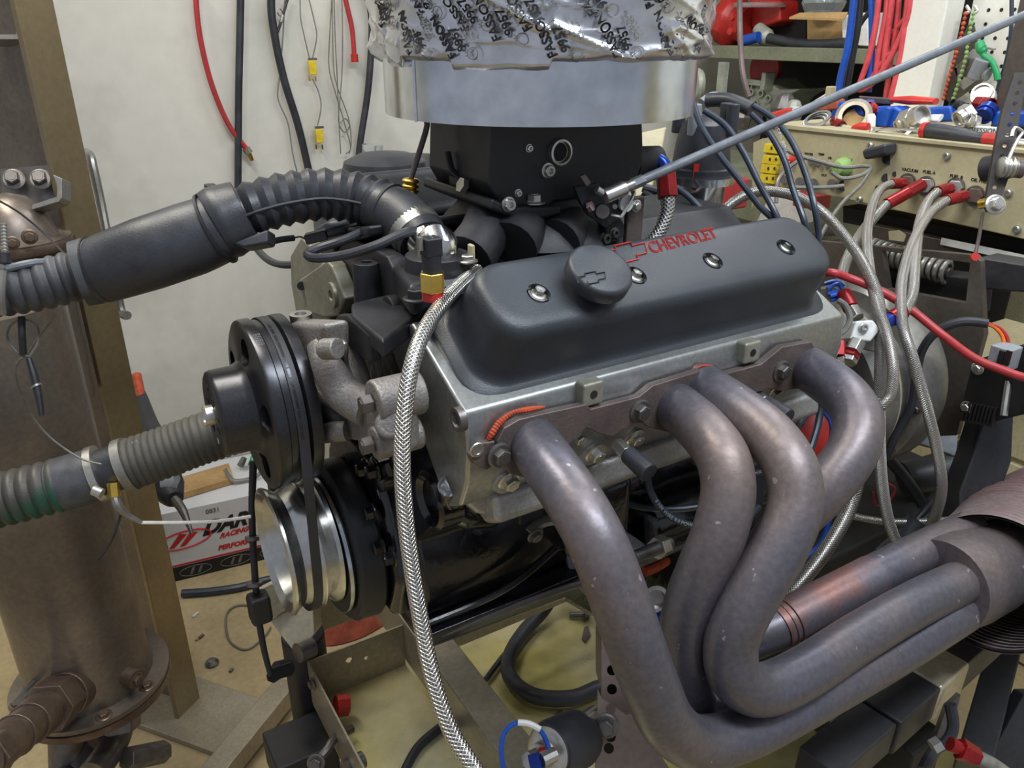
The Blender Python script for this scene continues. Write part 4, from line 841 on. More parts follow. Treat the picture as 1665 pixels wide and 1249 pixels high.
# spark plug boots
for k, (x0, y0, x1, y1, x2, y2, vv, lb) in enumerate(((1003, 722, 1020, 738, 1056, 770, -.27, 'black spark plug boot with silver tip under the second header tube'), (1232, 645, 1244, 655, 1282, 680, -.27, 'black spark plug boot between the third and fourth header tubes'))):
    t = thing('spark_plug_boot', PE(x0, y0, 1, vv), lb, 'spark plug boot', 'spark plug boots')
    a, b_, c_ = PE(x0, y0, 1, vv), PE(x1, y1, 1, vv-.02), PE(x2, y2, 1, vv-.055)
    MB().cyl(a, b_, .0085, n=6).build('plug_hex', M_bolt, t, bevel=.001); MB().cyl(a.lerp(b_, .6), b_, .0065, n=16).build('porcelain', M_white, t)
    MB().tube([b_, b_.lerp(c_, .5), c_], [.0098, .0105, .0112], 18, 3).build('boot', M_rub, t, bevel=.002)
strand('spark_plug_wire', [P(x, y, .99) for x, y in ((1052, 770), (1058, 800), (1078, 830), (1110, 850), (1160, 858), (1205, 850), (1235, 822))], .0045, M_plugw, 'plug wire curving down from the boot below the second header tube', 'wire', 10, group='lower spark plug wires')
strand('spark_plug_wire', [P(x, y, 1.06) for x, y in ((985, 800), (1030, 822), (1080, 828), (1130, 825), (1200, 810))], .0045, M_plugw, 'plug wire lying nearly level behind the first and second header tubes', 'wire', 10, group='lower spark plug wires')
mb = along_text('8 MM WIRE 8.0 POWER', [(1066, 812, .985), (1085, 836, .985), (1112, 851, .985), (1150, 858, .985)], .0062, .0045, M_inkw); tag(mb.build('wire_print', M_inkw), 'white printed letters on the curving lower plug wire', 'lettering')
for k, pts in enumerate(([(1322, 520, 1.12), (1330, 560, 1.12), (1322, 600, 1.12), (1300, 640, 1.1), (1285, 680, 1.08)], [(1345, 515, 1.13), (1342, 560, 1.13), (1335, 620, 1.12), (1300, 690, 1.1), (1270, 730, 1.08)], [(1335, 560, 1.15), (1336, 640, 1.15), (1330, 690, 1.14), (1318, 730, 1.13)])):
    strand('spark_plug_wire', [P(*q) for q in pts], .0052, M_plugw, ['plug wire falling behind the rear end of the cover, leftmost of three', 'plug wire falling behind the rear end of the cover and curving under', 'plug wire hanging straight beside the red cap behind the fourth tube'][k], 'wire', 10, group='plug wires behind the cover')
tag(MB().lathe(P(1338, 700, 1.22), -FW+Vector((.2, 0, .2)), [(.045, -.03), (.046, 0), (.03, .01), (.005, .012)], 28).build('red_cover', M_redp), 'round red cap glimpsed behind the fourth header tube', 'cap')
strand('blue_wire', [P(1340, 670, 1.16), P(1350, 685, 1.16), P(1352, 700, 1.16), P(1350, 715, 1.17)], .003, M_bluep, 'short blue wire beside the red cap', 'wire', 6)
# black starter-like motor low between the header tubes
t = thing('starter_motor', P(1080, 880, 1.15), 'round black starter motor low on the engine behind the header tubes', 'starter motor')
MB().lathe(P(1050, 850, 1.14), U, [(.03, -.02), (.045, -.01), (.047, .05), (.047, .16)], 32).build('motor_case', M_gloss, t)
MB().lathe(P(1180, 800, 1.14)-Z*.01, U, [(.03, 0), (.032, .08)], 24).build('solenoid', M_gloss, t)
mbx = MB().box(P(1222, 812, 1.09), (.045, .004, .07)); tag(mbx.build('warning_sticker', M_black), 'small black sticker with white symbols beside the second header tube', 'sticker')
mb = MB(); text_on(mb, 'MAXX\nPOWER\nO o\nD b', .011, P(1213, 800, 1.078), U, Z, bold=.0002); tag(mb.build('sticker_print', M_inkw), 'tiny white symbols on the small black sticker', 'lettering')
# motor mount arm with threaded stud and post with holes
t = thing('mount_post', P(1000, 1150, .98), 'brown steel mount post with a row of holes standing behind the first header tube', 'post')
pa, pb2 = PE(1000, 960, 1, -.12), PE(1010, 1290, 1, -.12)
MB().prism([P(982, 965, 1.01), P(1040, 965, 1.01), P(1056, 1280, 1.01), P(982, 1280, 1.01)], FW*.006).build('hole_shade_sheet', M_dark, t)  # near-black sheet added to put the hollow's shade behind the holes
base = MB().prism([P(978, 960, .99), P(1040, 960, .99), P(1054, 1190, .99), P(978, 1180, .99)], FW*.006).build('holed_strip', M_post, t)
MB().prism([P(974, 1040, 1.0), P(978, 960, .992), P(978, 1110, .992), P(974, 1110, 1.0)], FW*.04).build('strip_side', M_post, t)
cc = MB()
for x, y in ((995, 1060), (995, 1090), (995, 1121)): cc.cyl(P(x, y, .9), P(x, y, 1.1), .0062, n=16)
cut(base, cc)
low = MB().prism([P(972, 1122, .95), P(978, 1135, .95), P(1018, 1163, .95), P(1030, 1160, .95), P(1100, 1270, .95), P(1100, 1330, .95), P(966, 1330, .95)], FW*.006).build('lower_bracket', M_post, t, bevel=.001)
cc = MB()
for x, y in ((993, 1153), (993, 1198), (990, 1217)): cc.cyl(P(x, y, .9), P(x, y, 1.1), .006, n=16)
cut(low, cc)
bolt(t, P(986, 1180, .948), -FW+Vector((-.25, 0, .1)), .0095, M_boltd, h=1.2)
t = thing('engine_mount', P(970, 880, 1.1), 'grey steel engine mount plate with threaded stud and silver nut behind the first header tube', 'mount')
MB().prism([P(915, 862, 1.08), P(1000, 850, 1.10), P(1052, 885, 1.12), P(1050, 900, 1.12), P(960, 960, 1.08), P(925, 925, 1.08)], FW*.01+Z*-.02).build('mount_plate', M_grey, t, bevel=.003)
a, b_ = P(1030, 908, 1.02), P(1088, 883, 1.08); MB().tube([a, b_], .0085, 14, 2, rib=(.0028, .0008, 'tri')).build('threaded_stud', M_boltd, t)
m_ = a.lerp(b_, .62); MB().cyl(m_, a.lerp(b_, .84), .0155, n=6).build('hex_nut', M_bolt, t, bevel=.001)
strand('orange_tube', [P(1045, 930, 1.2), P(1065, 922, 1.22), P(1082, 912, 1.25)], .0085, M_orange, 'short orange tube under the threaded stud', 'tube', 10)
t = thing('blue_fitting', P(1072, 985, 1.2), 'blue hose fitting with silver ring glimpsed between two header tubes', 'fitting')
MB().lathe(P(1066, 972, 1.2), -FW, [(.02, 0), (.02, .008), (.014, .008), (.012, 0)], 24).build('silver_ring', M_bolt, t); MB().cyl(P(1072, 985, 1.2), P(1085, 1010, 1.22), .02, n=6).build('blue_body', M_blue, t, bevel=.001)
# ================================================================ big hoses
t = thing('upper_coolant_hose', P(300, 400, .88), 'thick black ribbed coolant hose from the left edge to the silver water neck', 'hose')
sub_tube('lower_ribbed_section', t, [P(-60, 478, .86), P(0, 473, .86), P(60, 464, .87), P(110, 452, .88), P(150, 441, .885)], .0265, M_rubd, 40, 6, rib=(.0128, .0018, 'round'))
sub_tube('sleeve_collar', t, [P(128, 446, .88), P(150, 441, .884), P(178, 434, .888)], [.036, .037, .032], M_rubd, 36, 4, flat=1)
sub_tube('smooth_sleeve', t, [P(155, 440, .884), P(170, 437, .884), P(240, 413, .89), P(310, 389, .9), P(350, 373, .905), P(372, 360, .908)], [.034, .037, .0405, .041, .039, .037], M_rub, 48, 6)
sub_tube('upper_collar', t, [P(352, 368, .904), P(366, 361, .906), P(400, 346, .91)], [.040, .042, .037], M_rub, 36, 4)
sub_tube('folded_section', t, [P(380, 352, .908), P(420, 336, .912), P(470, 323, .92), P(530, 316, .93), P(590, 324, .935), P(635, 342, .922)], [.028, .029, .029, .0285, .029, .029], M_rub, 44, 8, rib=(.0165, .0022, 'tri'))
sub_tube('smooth_end', t, [P(612, 334, .93), P(645, 349, .918), P(670, 369, .905), P(689, 394, .892)], [.0285, .031, .031, .029], M_rub, 40, 6)
sub_tube('hose_clamp', t, [P(671, 370, .905), P(682, 384, .898)], .0312, M_bolt, 40, 3)
seam_c = [P(385, 350, .909), P(420, 336, .912), P(470, 323, .92), P(530, 316, .93), P(590, 325, .935), P(635, 342, .935), P(655, 358, .935)]
MB().tube([c_+((CAM-c_).normalized()-Z*.15).normalized()*.0305 for c_ in seam_c], .0018, 6).build('moulding_seam', M_rub, t)
for (x, y, d_) in ((158, 392, .885), (343, 308, .905)): MB().box(P(x, y, d_), (.012, .014, .012)).build('tie_head', M_black, t, bevel=.002)
for pts, rr_ in (([P(160, 439, .884), P(163, 438, .884)], .0375), ([P(349, 373, .905), P(353, 371, .905)], .0425)): MB().tube(pts, rr_, 40, 2).build('cable_tie', M_black, t)
MB().prism([P(376, 395, .88), P(436, 372, .885), P(436, 395, .885), P(395, 402, .88)], FW*.03).build('fold_lip', M_rub, t, bevel=.003)
t = thing('lower_coolant_hose', P(200, 770, 1.1), 'dusty ribbed hose with green stained end, from the left edge to behind the pump pulley', 'hose')
sub_tube('green_stained_section', t, [P(-60, 826, 1.06), P(0, 813, 1.07), P(70, 795, 1.08), P(115, 784, 1.09)], .035, M_rubg, 40, 6, rib=(.0155, .0024, 'round'))
sub_tube('smooth_cuff', t, [P(88, 790, 1.085), P(120, 782, 1.09), P(160, 770, 1.1)], [.036, .0375, .037], M_rubd, 40, 4)
sub_tube('joint', t, [P(160, 770, 1.1), P(200, 757, 1.105), P(240, 746, 1.11)], .032, M_rub, 36, 4)
sub_tube('ribbed_section', t, [P(210, 755, 1.106), P(270, 735, 1.115), P(330, 713, 1.125), P(400, 692, 1.135), P(470, 675, 1.1)], .0355, mat('brown_dusty_rubber', (.085, .08, .065), .65, 0, (.055, .05, .042), ns=12, bs=400, bump=.1), 40, 6, rib=(.0095, .0011, 'round'))
for pts, rr_, m_ in (([P(154, 772, 1.098), P(166, 768, 1.1)], .0395, M_bolt), ([P(198, 759, 1.104), P(212, 754, 1.106)], .0385, M_sil)): MB().tube(pts, rr_, 40, 2).build('hose_clamp', m_, t)
MB().cyl(P(152, 797, 1.04), P(166, 803, 1.04), .007, n=12).build('clamp_screw', M_bolt, t); MB().cyl(P(212, 728, 1.09), P(228, 718, 1.09), .006, n=12).build('clamp_screw', M_bolt, t)
t = thing('hose_probe', P(187, 800, 1.08), 'brass probe fitting under the lower hose with a thin white wire running right', 'probe')
MB().cyl(P(184, 785, 1.07), P(186, 808, 1.07), .008, n=6).build('fitting', M_brass, t); sub_tube('elbow', t, [P(186, 806, 1.07), P(192, 822, 1.07), P(208, 838, 1.08), P(230, 850, 1.09)], [.006, .006, .004, .003], M_sil, 10)
sub_tube('white_wire', t, [P(230, 850, 1.09), P(290, 850, 1.1), P(350, 848, 1.11), P(408, 840, 1.12)], .0024, M_white, 6)
strand('cable_tie_tail', [P(196, 838, 1.08), P(185, 872, 1.08), P(170, 898, 1.09), P(160, 910, 1.09)], .0018, M_black, 'black cable tie tail hanging from the hose probe', 'cable tie', 6)
t = thing('black_probe', P(50, 620, .92), 'black pen-like probe hanging from the upper hose on looped wires', 'probe')
MB().tube([P(47, 583, .9), P(55, 610, .9), P(62, 640, .9), P(68, 676, .9)], [.0032, .0045, .0042, .0028], 10).build('probe_body', M_black, t); MB().cyl(P(58, 627, .9), P(60, 630, .9), .006).build('ring', M_sil, t)
sub_tube('tie', t, [P(35, 515, .88), P(36, 545, .88), P(38, 575, .89)], .004, M_black, 8); sub_tube('loop_wire', t, [P(48, 580, .9), P(62, 555, .9), P(60, 530, .9), P(40, 520, .89), P(18, 528, .89), P(12, 550, .89), P(30, 575, .89), P(45, 580, .9)], .0014, M_wire, 6)
strand('thin_hanging_wire', [P(92, 512, .9), P(65, 545, .91), P(45, 575, .92), P(28, 590, .93), P(26, 615, .95), P(45, 665, 1.0), P(80, 710, 1.03), P(130, 745, 1.05), P(165, 755, 1.05)], .0014, M_wire, 'thin wire looping from the upper hose down to the lower hose', 'wire', 6)
strand('thin_hanging_wire', [P(-10, 322, 1.1), P(30, 345, 1.1), P(70, 378, 1.1), P(110, 418, 1.0)], .0014, M_black, 'thin dark wire crossing the rusty dome towards the upper hose', 'wire', 6)
t = thing('ribbed_cable_tie', P(8, 430, .85), 'clear ribbed cable tie around the upper hose at the left edge', 'cable tie')
MB().tube([P(5, 440, .83), P(2, 480, .83), P(4, 510, .84)], .004, 8).build('strap', M_sil, t); MB().cyl(P(8, 428, .84), P(8, 412, .84), .006, n=8).build('head', M_black, t); MB().tube([P(8, 412, .84), P(6, 365, .85)], .003, 8, 2, rib=(.004, .0007, 'tri')).build('tail', M_sil, t)
MB().tube([P(10, 437, .84), P(50, 428, .85), P(90, 425, .87)], .004, 8).build('grey_tube', M_rod, t)
strand('braided_hose', [P(775, 440, .86), P(745, 466, .80), P(716, 498, .75), P(688, 542, .72), P(668, 600, .70), P(657, 680, .69), P(654, 760, .69), P(660, 850, .695), P(672, 940, .70), P(688, 1030, .70), P(706, 1110, .69), P(732, 1185, .68), P(768, 1245, .67), P(815, 1310, .66), P(880, 1400, .68), P(960, 1450, .74)], .0074, M_braid, 'large braided steel hose hanging down in front of the engine from the valve cover', 'hose', 24, 12)
# ================================================================ cart frame and tray
t = thing('engine_cart', W(.25, -.1, -.45), 'brown steel engine cart frame of square tubes and channel under the engine', 'cart')
RW = -.40
def rail(name, a, b_, w, h, m_=M_frame, bev=.003): return MB().bar(a, b_, w, h).build(name, m_, t, bevel=bev)
rail('cross_rail', W(.25, -.55, RW), W(.25, .42, RW), .055, .09)
rail('long_rail', W(.05, .36, RW), W(.70, .36, RW), .05, .09)
MB().bar(W(.25, .22, RW+.047), W(.70, .22, RW+.047), .04, .005).build('pan_angle', M_brn, t)
rail('side_rail', W(.27, .17, RW), W(.70, .17, RW), .012, .09)
t = thing('small_tray', W(.14, -.1, -.46), 'shallow galvanised side tray with low walls at the front of the cart', 'tray')
MB().prism([W(.05, .185, -.365), W(.05, -.45, -.365), W(.05, -.45, -.455), W(.05, .185, -.455)], U*.003).build('front_wall', M_frame, t)
lw = MB().prism([W(.05, .185, -.365), W(.222, .185, -.365), W(.222, .185, -.455), W(.05, .185, -.455)], V*.003).build('end_wall', M_frame, t)
cut(lw, MB().cyl(W(.12, .1, -.395), W(.12, .3, -.395), .006, n=12).cyl(W(.15, .1, -.405), W(.15, .3, -.405), .004, n=12))
MB().prism([W(.05, .185, -.455), W(.222, .185, -.455), W(.222, -.45, -.455), W(.05, -.45, -.455)], -Z*.003).build('tray_floor', M_tray, t)
bolt(t, W(.047, .155, -.385), -U, .007, M_boltd)
tag(MB().box(W(.62, -.06, -.62), (.86, .92, .01)).build('drip_tray', M_tray, bevel=.002), 'large oily yellow metal drip tray under the engine', 'tray')
t = thing('support_post', P(480, 1150, 1.3), 'black round leg post with pale steel bracket at the front left corner of the cart', 'post')
pp = PE(482, 1060, 0, -.02); 
ptop = P(492, 1030, 1.36); pbot = Vector((ptop.x, ptop.y, .05))
MB().cyl(Vector((ptop.x, ptop.y, 0.12)), ptop, .036, n=32).build('post_tube', M_black, t, bevel=.003)
MB().prism([P(438, 1010, 1.30), P(508, 968, 1.32), P(512, 1030, 1.30), P(484, 1068, 1.28)], FW*.05).build('bracket_plate', M_pale, t, bevel=.002)
MB().prism([P(404, 968, 1.26), P(440, 950, 1.30), P(508, 945, 1.34), P(508, 972, 1.32), P(436, 1008, 1.28), P(408, 1000, 1.26)], FW*.05).build('bracket_arm', M_pale, t, bevel=.002)
MB().cyl(P(484, 1062, 1.27), P(508, 1052, 1.29), .016, n=20).build('pivot_boss', M_boltd, t)
mt = MB().cyl(P(450, 1090, 1.28), P(470, 1085, 1.3), .014, n=20); mt.build('swivel_tab', M_black, t)
MB().box(P(490, 1225, 1.34), (.10, .09, .07)).build('foot_block', M_black, t, bevel=.004)
MB().tube([P(512, 1240, 1.22), P(530, 1222, 1.23), P(545, 1200, 1.25), P(572, 1185, 1.28)], .007, 10).build('cam_lever', M_boltd, t); bolt(t, P(514, 1240, 1.215), -FW, .009, M_boltd)
MB().cyl(P(560, 1250, 1.2), P(590, 1235, 1.22), .013, n=18).build('lock_knob', M_boltd, t)
t = thing('hanging_rod_assembly', P(425, 1000, 1.15), 'thin black rod with clamps hanging vertically in front of the silver pulley', 'rod')
MB().tube([P(412, 750, 1.13), P(410, 850, 1.14), P(418, 980, 1.15), P(428, 1050, 1.16), P(440, 1098, 1.17)], [.0055, .005, .005, .0045, .004], 12).build('rod', M_black, t)
MB().box(P(422, 988, 1.15), (.03, .03, .045)).build('clamp_block', M_black, t, bevel=.006)
for x, y in ((411, 872), (414, 947)): MB().cyl(P(x, y, 1.14), P(x, y+6, 1.14), .011, n=12).build('ring', M_boltd, t)
MB().prism([P(432, 1098, 1.17), P(438, 1090, 1.17), P(472, 1078, 1.2), P(475, 1092, 1.2), P(445, 1112, 1.17), P(434, 1108, 1.17)], FW*.01).build('end_eye', M_black, t, bevel=.002)
# rag, cap, hoses, bits on the trays
from mathutils import noise as _n
mb = MB(); c_ = PE(562, 1004, 2, FLOORW); NR = 44; rows = []
for j in range(18):
    rr_ = .115*(1-j/18); rows.append([c_+U*(cos(2*pi*k/NR)*rr_*1.25*(1+.2*_n.noise(Vector((cos(2*pi*k/NR)*2, sin(2*pi*k/NR)*2, j*.3)))))+V*(sin(2*pi*k/NR)*rr_*.9)+Z*(.004+.085*sin(min(1, j/8)*pi/2)+.012*sin(9*2*pi*k/NR+j*.9)*(j > 0)*(j < 16)+.06*_n.noise(Vector((cos(2*pi*k/NR)*rr_*38, sin(2*pi*k/NR)*rr_*38, 2)))*(j > 0)) for k in range(NR)])
mb.rings(rows); tag(mb.build('shop_rag', M_rag, ang=80), 'crumpled red shop rag behind the crank pulley', 'rag')
tag(MB().cyl(P(545, 1148, 1.30), P(566, 1146, 1.31), .018, n=10).build('red_stopper', M_redp, bevel=.002), 'ribbed red plastic cap showing beside the wall of the small tray', 'cap')
T0 = -.612
def TP(x, y, h=.0): return PE(x, y, 2, T0+h)
strand('drain_hose', [TP(1000, 1128, .02), TP(978, 1118, .02), TP(930, 1135, .02), TP(870, 1132, .02), TP(832, 1105, .02), TP(828, 1070, .02), TP(850, 1030, .02), TP(885, 990, .03), TP(905, 955, .08), TP(922, 935, .14)], .0155, M_rub, 'thick black hose curling across the yellow drip tray', 'hose', 16, 8)
t_ = strand('thin_black_hose', [TP(882, 940, .1), TP(884, 965, .06), TP(872, 1000, .03), TP(855, 1025, .01), TP(820, 1065, .01), TP(790, 1105, .01)], .006, M_rub, 'thin black tube beside the thick hose on the drip tray', 'hose', 10)
strand('tray_cable', [PE(760, 1150, 2, -.45), PE(720, 1180, 2, -.448), PE(680, 1215, 2, -.448), PE(655, 1260, 2, -.448)], .0075, M_rub, 'black cable lying across the small silver tray', 'cable', 10)
tag(MB().box(P(910, 944, 1.34), (.035, .03, .035)).build('red_block', M_redp, bevel=.004), 'red plastic block at the top of the thick black drain hose', 'block')
t = thing('loose_bolt', TP(945, 1000), 'dark flanged bolt lying on the yellow drip tray', 'bolt')
a, b_ = TP(926, 1000, .008), TP(950, 999, .008); MB().cyl(a, b_, .0065, n=12).build('shank', M_boltd, t); MB().cyl(b_, TP(952, 999, .008), .015, n=20).build('flange', M_boltd, t); MB().cyl(TP(952, 999, .008), TP(958, 999, .008), .010, n=6).build('hex_head', M_boltd, t)
tag(MB().prism([TP(946, 1040), TP(950, 1022), TP(956, 1020), TP(960, 1034), TP(952, 1046)], Z*.004).build('dry_leaf', M_flange), 'small brown dry leaf on the yellow drip tray', 'leaf')
tag(MB().prism([TP(906, 1160), TP(914, 1158), TP(918, 1168), TP(910, 1172)], Z*.006).build('dark_leaf', M_boltd), 'small dark curled leaf on the drip tray below the thick hose', 'leaf')
t = thing('oil_filter_pump', P(920, 1200, .92), 'black cylindrical pump with silver end cap and blue wires at the bottom centre', 'pump')
a, b_ = P(945, 1198, .95), P(893, 1222, .9); dv = (b_-a)
MB().lathe(a, dv, [(.02, -.01), (.030, 0), (.033, .01), (.033, dv.length-.01), (.030, dv.length)], 36).build('rubber_body', M_rub, t)
MB().lathe(b_, dv, [(.027, -.002), (.028, .004), (.022, .008), (.015, .008), (.013, .02)], 32).build('silver_end', M_bolt, t)
MB().cyl(b_+dv*.2, b_+dv*.6, .010, n=6).build('terminal_nut', M_bolt, t); MB().cyl(P(948, 1172, .94), P(966, 1160, .96), .010, n=18).build('silver_neck', M_bolt, t)
sub_tube('blue_wire', t, [P(893, 1220, .87), P(880, 1190, .87), P(850, 1175, .87), P(825, 1185, .87), P(815, 1215, .87), P(820, 1260, .87)], .0028, M_bluep, 8); sub_tube('white_sleeve', t, [P(878, 1186, .868), P(860, 1177, .868), P(842, 1175, .868)], .0034, M_white, 8)
MB().cyl(P(862, 1243, .86), P(880, 1238, .86), .010, n=6).build('blue_nut', M_blue, t); MB().cyl(P(880, 1237, .86), P(902, 1226, .87), .008, n=10).build('adapter', M_bolt, t); MB().cyl(P(878, 1225, .88), P(890, 1222, .88), .006, n=10).build('red_terminal', M_redp, t)
# ================================================================ dyno console
CU = 1.15
def C(x, y, off=0): return PE(x, y, 0, CU-off)
t = thing('dyno_console', W(CU, -.1, .3), 'beige steel dyno control console with knobs, sockets and hose ports behind the engine', 'console')
face = MB().prism([C(1252, 203), C(1720, 252), C(1720, 402), C(1368, 322), C(1245, 300), C(1235, 280)], U*.30).build('console_body', M_con, t, bevel=.002)
MB().prism([C(1252, 200, .006), C(1720, 249, .006), C(1720, 256, .006), C(1252, 207, .006)], U*.31).build('top_edge', M_con, t, bevel=.001)
yb = MB()
for k, y in enumerate((240, 258, 273, 289)):
    pl = MB().prism([C(1249-k*2.5, y-7, .0), C(1273-k*2.5, y-5, .0), C(1271-k*2.5, y+10, .0), C(1246-k*2.5, y+7, .0)], -U*.010).build('yellow_socket', M_yel, t, bevel=.001)
    for s in (-5, 5): MB().cyl(C(1260-k*2.5+s, y+1, .0102), C(1260-k*2.5+s, y+1, .0108), .0034, n=10).build('pin_hole', M_dark, pl)
for x, y, r in ((1441, 290, .0085), (1455, 283, .0045), (1427, 305, .0042), (1371, 302, .010), (1445, 258, .011), (1345, 267, .0055), (1330, 262, .004)): MB().cyl(C(x, y, 0), C(x, y, .0012), r, n=18).build('panel_hole', M_dark, t)
for x, y in ((1416, 237), (1540, 254), (1398, 324), (1640, 314), (1654, 373)): capscrew(t, C(x, y), -U, .0055)
MB().prism([C(1420, 242, .0), C(1460, 231, .0), C(1459, 250, .0), C(1424, 258, .0)], -U*.035).build('black_knob', M_rub, t, bevel=.005)
MB().lathe(C(1373, 272), -U, [(.019, 0), (.018, .012), (.012, .022), (.004, .024)], 12).build('green_taped_plug', M_lime, t)
MB().lathe(C(1290, 260), -U, [(.008, 0), (.009, .012), (.007, .02)], 14).build('red_knob', M_redp, t)
for x, y in ((1345, 268), (1330, 265), (1318, 263)): MB().cyl(C(x, y), C(x, y, .012), .0055, n=12).build('toggle_switch', M_boltd, t)
for x, y in ((1275, 292), (1300, 295), (1322, 297), (1352, 298)): MB().cyl(C(x, y), C(x, y, .03), .008, n=12).build('grey_plug', M_boltd, t)
xd, yd = -V, Z
for s_, x, y, z_ in (('VACUUM', 1466, 277, .0075), ('FUEL A', 1500, 281, .0075), ('FUEL B', 1544, 288, .0075), ('OIL PRESS', 1578, 294, .0075), ('WATER', 1308, 251, .006), ('TEMP', 1330, 252, .006), ('OIL', 1346, 258, .006), ('AUX 1', 1373, 260, .006), ('OUT', 1335, 286, .006)):
    text_on(MB(), s_, z_, C(x, y, .0006), xd, yd, bold=.0001).build('port_lettering', M_ink, t)
for x, y, m_ in ((1476, 297, M_rust), (1506, 302, M_bolt), (1554, 305, M_bolt), (1586, 318, M_rust)):
    MB().cyl(C(x, y), C(x-3, y, .028), .0125, n=6).build('port_union', m_, t, bevel=.001); MB().lathe(C(x, y), -U, [(.0165, 0), (.0165, .003)], 20).build('port_washer', M_boltd, t)
hd = []
def an_hose(lbl, fit, pts, r=.0085, extra=None):
    t = thing('braided_hose', P(*pts[-1]), lbl, 'hose', None)
    (x0, y0, d0), (x1, y1, d1) = fit
    a, b_ = P(x0, y0, d0), P(x1, y1, d1)
    MB().cyl(a, a.lerp(b_, .45), r*1.35, n=6).build('red_nut', M_red, t, bevel=.001); MB().cyl(a.lerp(b_, .42), b_, r*1.25, n=16).build('red_socket', M_red, t, bevel=.001)
    sub_tube('braid', t, [b_]+[P(*q) for q in pts], r, M_braid2, 18, 8)
    if extra: (xa_, ya_, da, xb_, yb_, db) = extra[:6]; MB().cyl(P(xa_, ya_, da), P(xb_, yb_, db), r*1.35, n=14).build('red_end_socket', M_red, t, bevel=.001); MB().cyl(P(xb_, yb_, db), P(extra[6], extra[7], extra[8]), r*1.3, n=6).build('end_nut', extra[9], t, bevel=.001)
    return t
an_hose('braided hose from the leftmost red console port, crossing down to a red and white fitting', ((1470, 298, 1.38), (1450, 299, 1.37)), [(1432, 308, 1.36), (1418, 335, 1.32), (1410, 380, 1.22), (1413, 430, 1.14), (1425, 495, 1.08), (1441, 540, 1.05), (1452, 600, 1.03), (1448, 640, 1.03), (1432, 660, 1.03), (1424, 655, 1.04)], .0072)
an_hose('dark braided hose from the long red socket at the second console port', ((1500, 300, 1.35), (1442, 332, 1.33)), [(1425, 350, 1.32), (1400, 380, 1.29), (1378, 420, 1.24), (1368, 455, 1.18), (1372, 478, 1.13)], .0082, (1372, 478, 1.13, 1384, 502, 1.11, 1394, 518, 1.10, M_bolt))
an_hose('braided hose from the third console port turning down to the red and blue fitting', ((1545, 307, 1.31), (1525, 312, 1.30)), [(1508, 330, 1.29), (1495, 365, 1.25), (1488, 420, 1.18), (1484, 475, 1.12), (1474, 502, 1.10), (1466, 508, 1.095)], .008, (1468, 507, 1.095, 1448, 519, 1.085, 1438, 526, 1.08, M_blue))
an_hose('longest braided hose from the rusty right console port down to the header collector', ((1570, 318, 1.29), (1540, 326, 1.28)), [(1510, 350, 1.26), (1482, 400, 1.20), (1466, 460, 1.13), (1467, 525, 1.07), (1484, 582, 1.05), (1503, 650, 1.05), (1522, 725, 1.07), (1531, 790, 1.09), (1520, 840, 1.12), (1498, 885, 1.15)], .0074)
strand('braided_hose', [P(*q) for q in ((1160, 368, 1.18), (1185, 335, 1.18), (1230, 312, 1.18), (1290, 318, 1.18), (1340, 348, 1.18), (1385, 400, 1.15), (1415, 450, 1.11), (1430, 500, 1.08), (1432, 580, 1.06), (1430, 660, 1.06), (1432, 760, 1.08), (1443, 840, 1.10), (1466, 905, 1.12))], .0078, M_braid2, 'braided hose arching over behind the valve cover then falling straight down past the header', 'hose', 18, 8)
strand('thin_braided_line', [P(*q) for q in ((1340, 822, 1.2), (1370, 835, 1.2), (1440, 848, 1.2), (1530, 847, 1.2), (1600, 835, 1.22), (1680, 815, 1.25))], .0055, M_braid, 'thin bright braided line running level behind the collector pipes', 'hose', 14)
strand('steel_hose', [P(*q) for q in ((1400, 740, 1.14), (1392, 790, 1.13), (1375, 840, 1.12), (1335, 905, 1.10), (1290, 960, 1.08), (1262, 990, 1.08))], .010, M_braid2, 'smooth grey steel hose curving down behind the fourth header tube', 'hose', 16)
strand('blue_wire', [P(*q) for q in ((1352, 825, 1.18), (1345, 860, 1.18), (1330, 890, 1.18), (1300, 912, 1.18))], .004, M_bluep, 'blue wire running down beside the smooth steel hose', 'wire', 8)
strand('red_rubber_hose', [P(*q) for q in ((1240, 470, 1.30), (1300, 450, 1.2), (1345, 443, 1.12), (1380, 452, 1.12), (1430, 473, 1.11), (1480, 503, 1.10), (1530, 543, 1.08), (1580, 580, 1.07), (1625, 600, 1.06), (1690, 620, 1.05), (1850, 650, 1.05))], .0058, M_redr, 'red rubber hose running from behind the valve cover to the right edge', 'hose', 16)
for k, pts in enumerate(([(1345, 470), (1362, 462), (1370, 475), (1350, 482)], [(1345, 478), (1365, 474), (1372, 482), (1350, 488)], [(1340, 462), (1358, 458), (1372, 468), (1362, 480)])):
    strand('blue_wire_bundle', [P(x, y, 1.13+.004*k) for x, y in pts], .0032, M_bluep, ['upper', 'lower', 'middle'][k]+' loop of bright blue wire beside the rear corner of the valve cover', 'wire', 8)
for k, pts in enumerate(([(1262, 232), (1290, 250), (1330, 262), (1370, 272), (1405, 270), (1416, 273), (1400, 285), (1370, 290), (1352, 280)], [(1416, 275), (1400, 300), (1370, 330), (1345, 365), (1332, 390)], [(1290, 305), (1340, 305), (1372, 302)], [(1300, 260), (1280, 275), (1265, 295), (1262, 330)])):
    strand('console_cable', [P(x, y, 1.43) for x, y in pts], .0036, (M_wire, M_wire, M_wire, M_boltd)[k], ['grey cable looping around the green plug on the console', 'grey cable running diagonally down from the console', 'short grey cable plugged level into the console', 'dark wire from the red knob down past the yellow sockets'][k], 'cable', 8)
